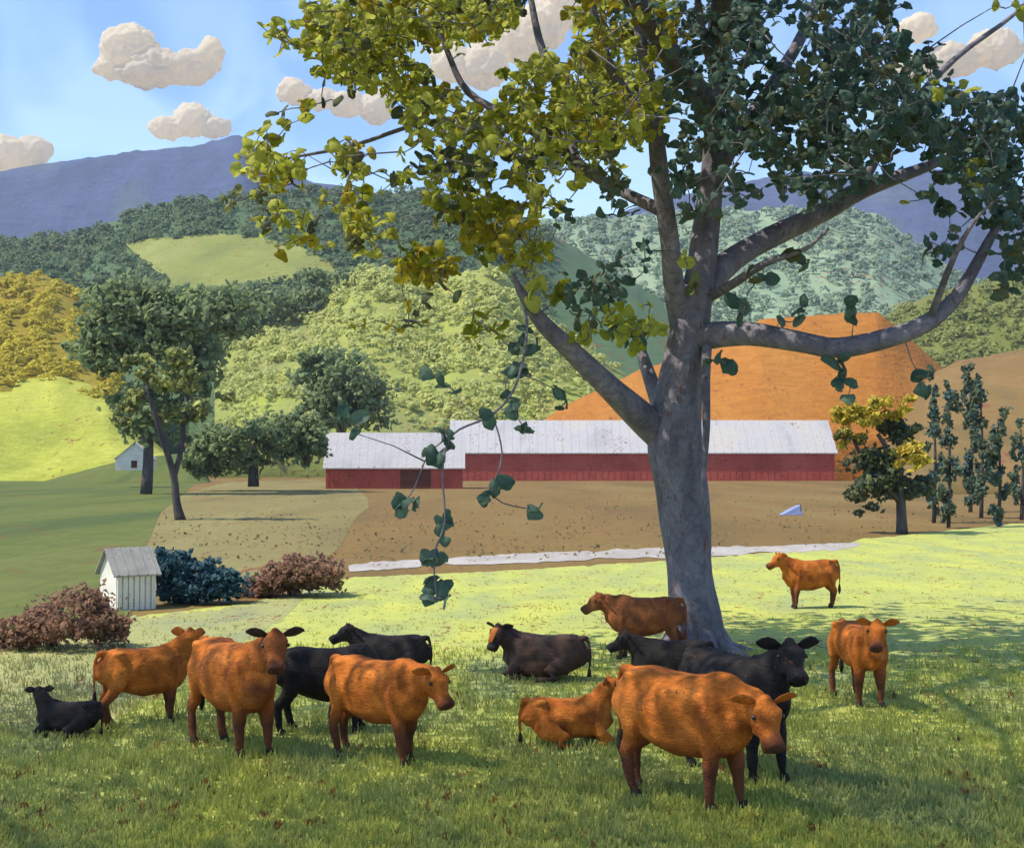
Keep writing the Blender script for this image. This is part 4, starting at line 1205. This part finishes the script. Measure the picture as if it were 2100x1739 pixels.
def cow(label, X, Y, heading, scale, coat, lie=False, neck_p=20, neck_y=0, head_p=-35, head_y=0, legs=(0.06, -0.05, 0.08, -0.10), calf=False, face=None, name='cow', dark=False):
    key = (lie, neck_p, neck_y, head_p, head_y, legs, calf)
    if key not in GEO: GEO[key] = cow_geo(key, *key)
    body, eyes, ears, hoofs, tl, (poll, hd, side, hu), nost = GEO[key]
    g = G(X, Y)
    root = empty(name, (g.x, g.y, 0.0), label, 'calf' if name == 'calf' else 'cow', 'cattle resting and grazing round the big tree')
    root.rotation_euler = (0, 0, R(heading))
    root.scale = (scale,) * 3
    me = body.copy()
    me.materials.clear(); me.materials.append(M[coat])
    if dark:
        n = len(me.vertices)
        co = np.empty(n * 3, np.float32); me.vertices.foreach_get('co', co); co = co.reshape(-1, 3)
        mk = np.empty(n, np.float32); me.attributes['mark_shade'].data.foreach_get('value', mk)
        hc = np.array(poll + hd * 0.15)
        mk = np.maximum(mk, np.clip(1.7 - np.linalg.norm(co - hc, axis=1) / 0.24, 0, 1) * 0.55)
        mk = np.maximum(mk, np.clip((co[:, 0] - 0.52) / 0.2, 0, 1) * np.clip((1.05 - co[:, 2]) / 0.2, 0, 1) * 0.6)
        me.attributes['mark_shade'].data.foreach_set('value', mk.astype(np.float32))
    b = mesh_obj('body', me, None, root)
    for e in eyes:
        small('eye', lambda bm: bmesh.ops.create_uvsphere(bm, u_segments=10, v_segments=8, radius=0.026, matrix=Matrix.Translation(e)), M['eye'], root)
    for c, dr, fw in ears:
        def ear(bm):
            up = dr.cross(fw).normalized()
            pts = []
            for t, w_ in ((0, .032), (.25, .07), (.55, .085), (.8, .06), (1, .015)):
                pts.append((c + dr * (0.26 * t) + Vector((0, 0, -0.05 * t * t)), w_, 0.014))
            add_tube(bm, pts, 10, 1.0, 0, fw)
        small('ear', ear, M['cow_dark' if dark else coat], root)
    for h in hoofs:
        small('hoof', lambda bm: add_tube(bm, [(h + Vector((0.012, 0, 0.0)), .066, .06), (h + Vector((0.006, 0, .04)), .060, .055), (h + Vector((0, 0, .085)), .050, .046)], 10), M['hoof'], root, False)
    small('tail_tuft', lambda bm: add_tube(bm, [(tl + Vector((0, 0, .06)), .022), (tl, .036), (tl + Vector((0, 0, -.10)), .045), (tl + Vector((0.0, 0.0, -.2 if not lie else -.08)), .012)], 8), M['hoof' if coat != 'cow_brown' else 'cow_brown'], root)
    for e in nost:
        small('nostril', lambda bm: bmesh.ops.create_uvsphere(bm, u_segments=8, v_segments=6, radius=0.014, matrix=Matrix.Translation(e)), M['eye'], root)
    if face:
        def blaze(bm):
            add_tube(bm, [(poll + hu * 0.12 + hd * 0.0, .05, .02), (poll + hd * 0.1 + hu * .138, .085, .022), (poll + hd * 0.22 + hu * .125, .075, .02), (poll + hd * 0.36 + hu * .09, .06, .015)], 10, 1, 0, hu)
        small('blaze', blaze, M[face], root)
    return root


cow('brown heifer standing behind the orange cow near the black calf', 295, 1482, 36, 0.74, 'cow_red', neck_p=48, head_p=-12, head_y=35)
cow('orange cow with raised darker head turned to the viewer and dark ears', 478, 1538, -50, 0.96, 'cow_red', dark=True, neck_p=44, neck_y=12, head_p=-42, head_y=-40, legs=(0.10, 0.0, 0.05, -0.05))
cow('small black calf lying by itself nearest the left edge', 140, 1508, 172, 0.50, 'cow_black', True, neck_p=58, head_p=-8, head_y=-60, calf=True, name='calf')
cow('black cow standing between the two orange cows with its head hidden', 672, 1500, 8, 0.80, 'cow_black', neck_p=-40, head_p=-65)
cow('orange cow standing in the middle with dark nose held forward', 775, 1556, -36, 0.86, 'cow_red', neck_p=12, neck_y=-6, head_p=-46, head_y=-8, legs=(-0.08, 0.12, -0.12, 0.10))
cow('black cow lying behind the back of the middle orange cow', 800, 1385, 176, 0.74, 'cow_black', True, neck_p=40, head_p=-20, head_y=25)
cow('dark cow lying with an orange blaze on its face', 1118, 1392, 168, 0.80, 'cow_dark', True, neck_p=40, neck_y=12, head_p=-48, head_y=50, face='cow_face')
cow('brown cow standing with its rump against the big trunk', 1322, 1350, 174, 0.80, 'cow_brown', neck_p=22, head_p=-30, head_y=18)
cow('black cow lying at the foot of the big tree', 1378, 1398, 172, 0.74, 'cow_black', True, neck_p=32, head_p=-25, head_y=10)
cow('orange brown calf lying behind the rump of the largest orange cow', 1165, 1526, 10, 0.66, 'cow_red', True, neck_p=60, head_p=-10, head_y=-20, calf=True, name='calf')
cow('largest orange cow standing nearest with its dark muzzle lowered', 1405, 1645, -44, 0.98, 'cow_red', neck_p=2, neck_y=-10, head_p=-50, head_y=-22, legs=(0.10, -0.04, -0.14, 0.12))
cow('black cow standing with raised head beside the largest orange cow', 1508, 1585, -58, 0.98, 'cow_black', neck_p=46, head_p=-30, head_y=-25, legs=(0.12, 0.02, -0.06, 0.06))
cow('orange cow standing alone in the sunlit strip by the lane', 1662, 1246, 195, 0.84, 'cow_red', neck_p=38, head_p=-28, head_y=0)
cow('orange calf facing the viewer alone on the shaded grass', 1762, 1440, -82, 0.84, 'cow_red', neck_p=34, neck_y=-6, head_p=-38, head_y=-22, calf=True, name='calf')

# ------------------------------------------------------------------ air
bm = bmesh.new()
add_box(bm, -2700, 2700, -80, 3100, -1.6, 760)
hz = bm_obj('haze', bm)
mh = bpy.data.materials.new('haze_air')
mh.use_nodes = True
N, L = mh.node_tree.nodes, mh.node_tree.links
N.remove(N['Principled BSDF'])
pv = N.new('ShaderNodeVolumePrincipled')
pv.inputs['Color'].default_value = (0.72, 0.80, 1.0, 1)
pv.inputs['Density'].default_value = 0.00010
pv.inputs['Anisotropy'].default_value = 0.0
L.new(pv.outputs['Volume'], N['Material Output'].inputs['Volume'])
hz.data.materials.append(mh)
tag(hz, 'thin blue air over the whole valley', 'haze', None, 'stuff')
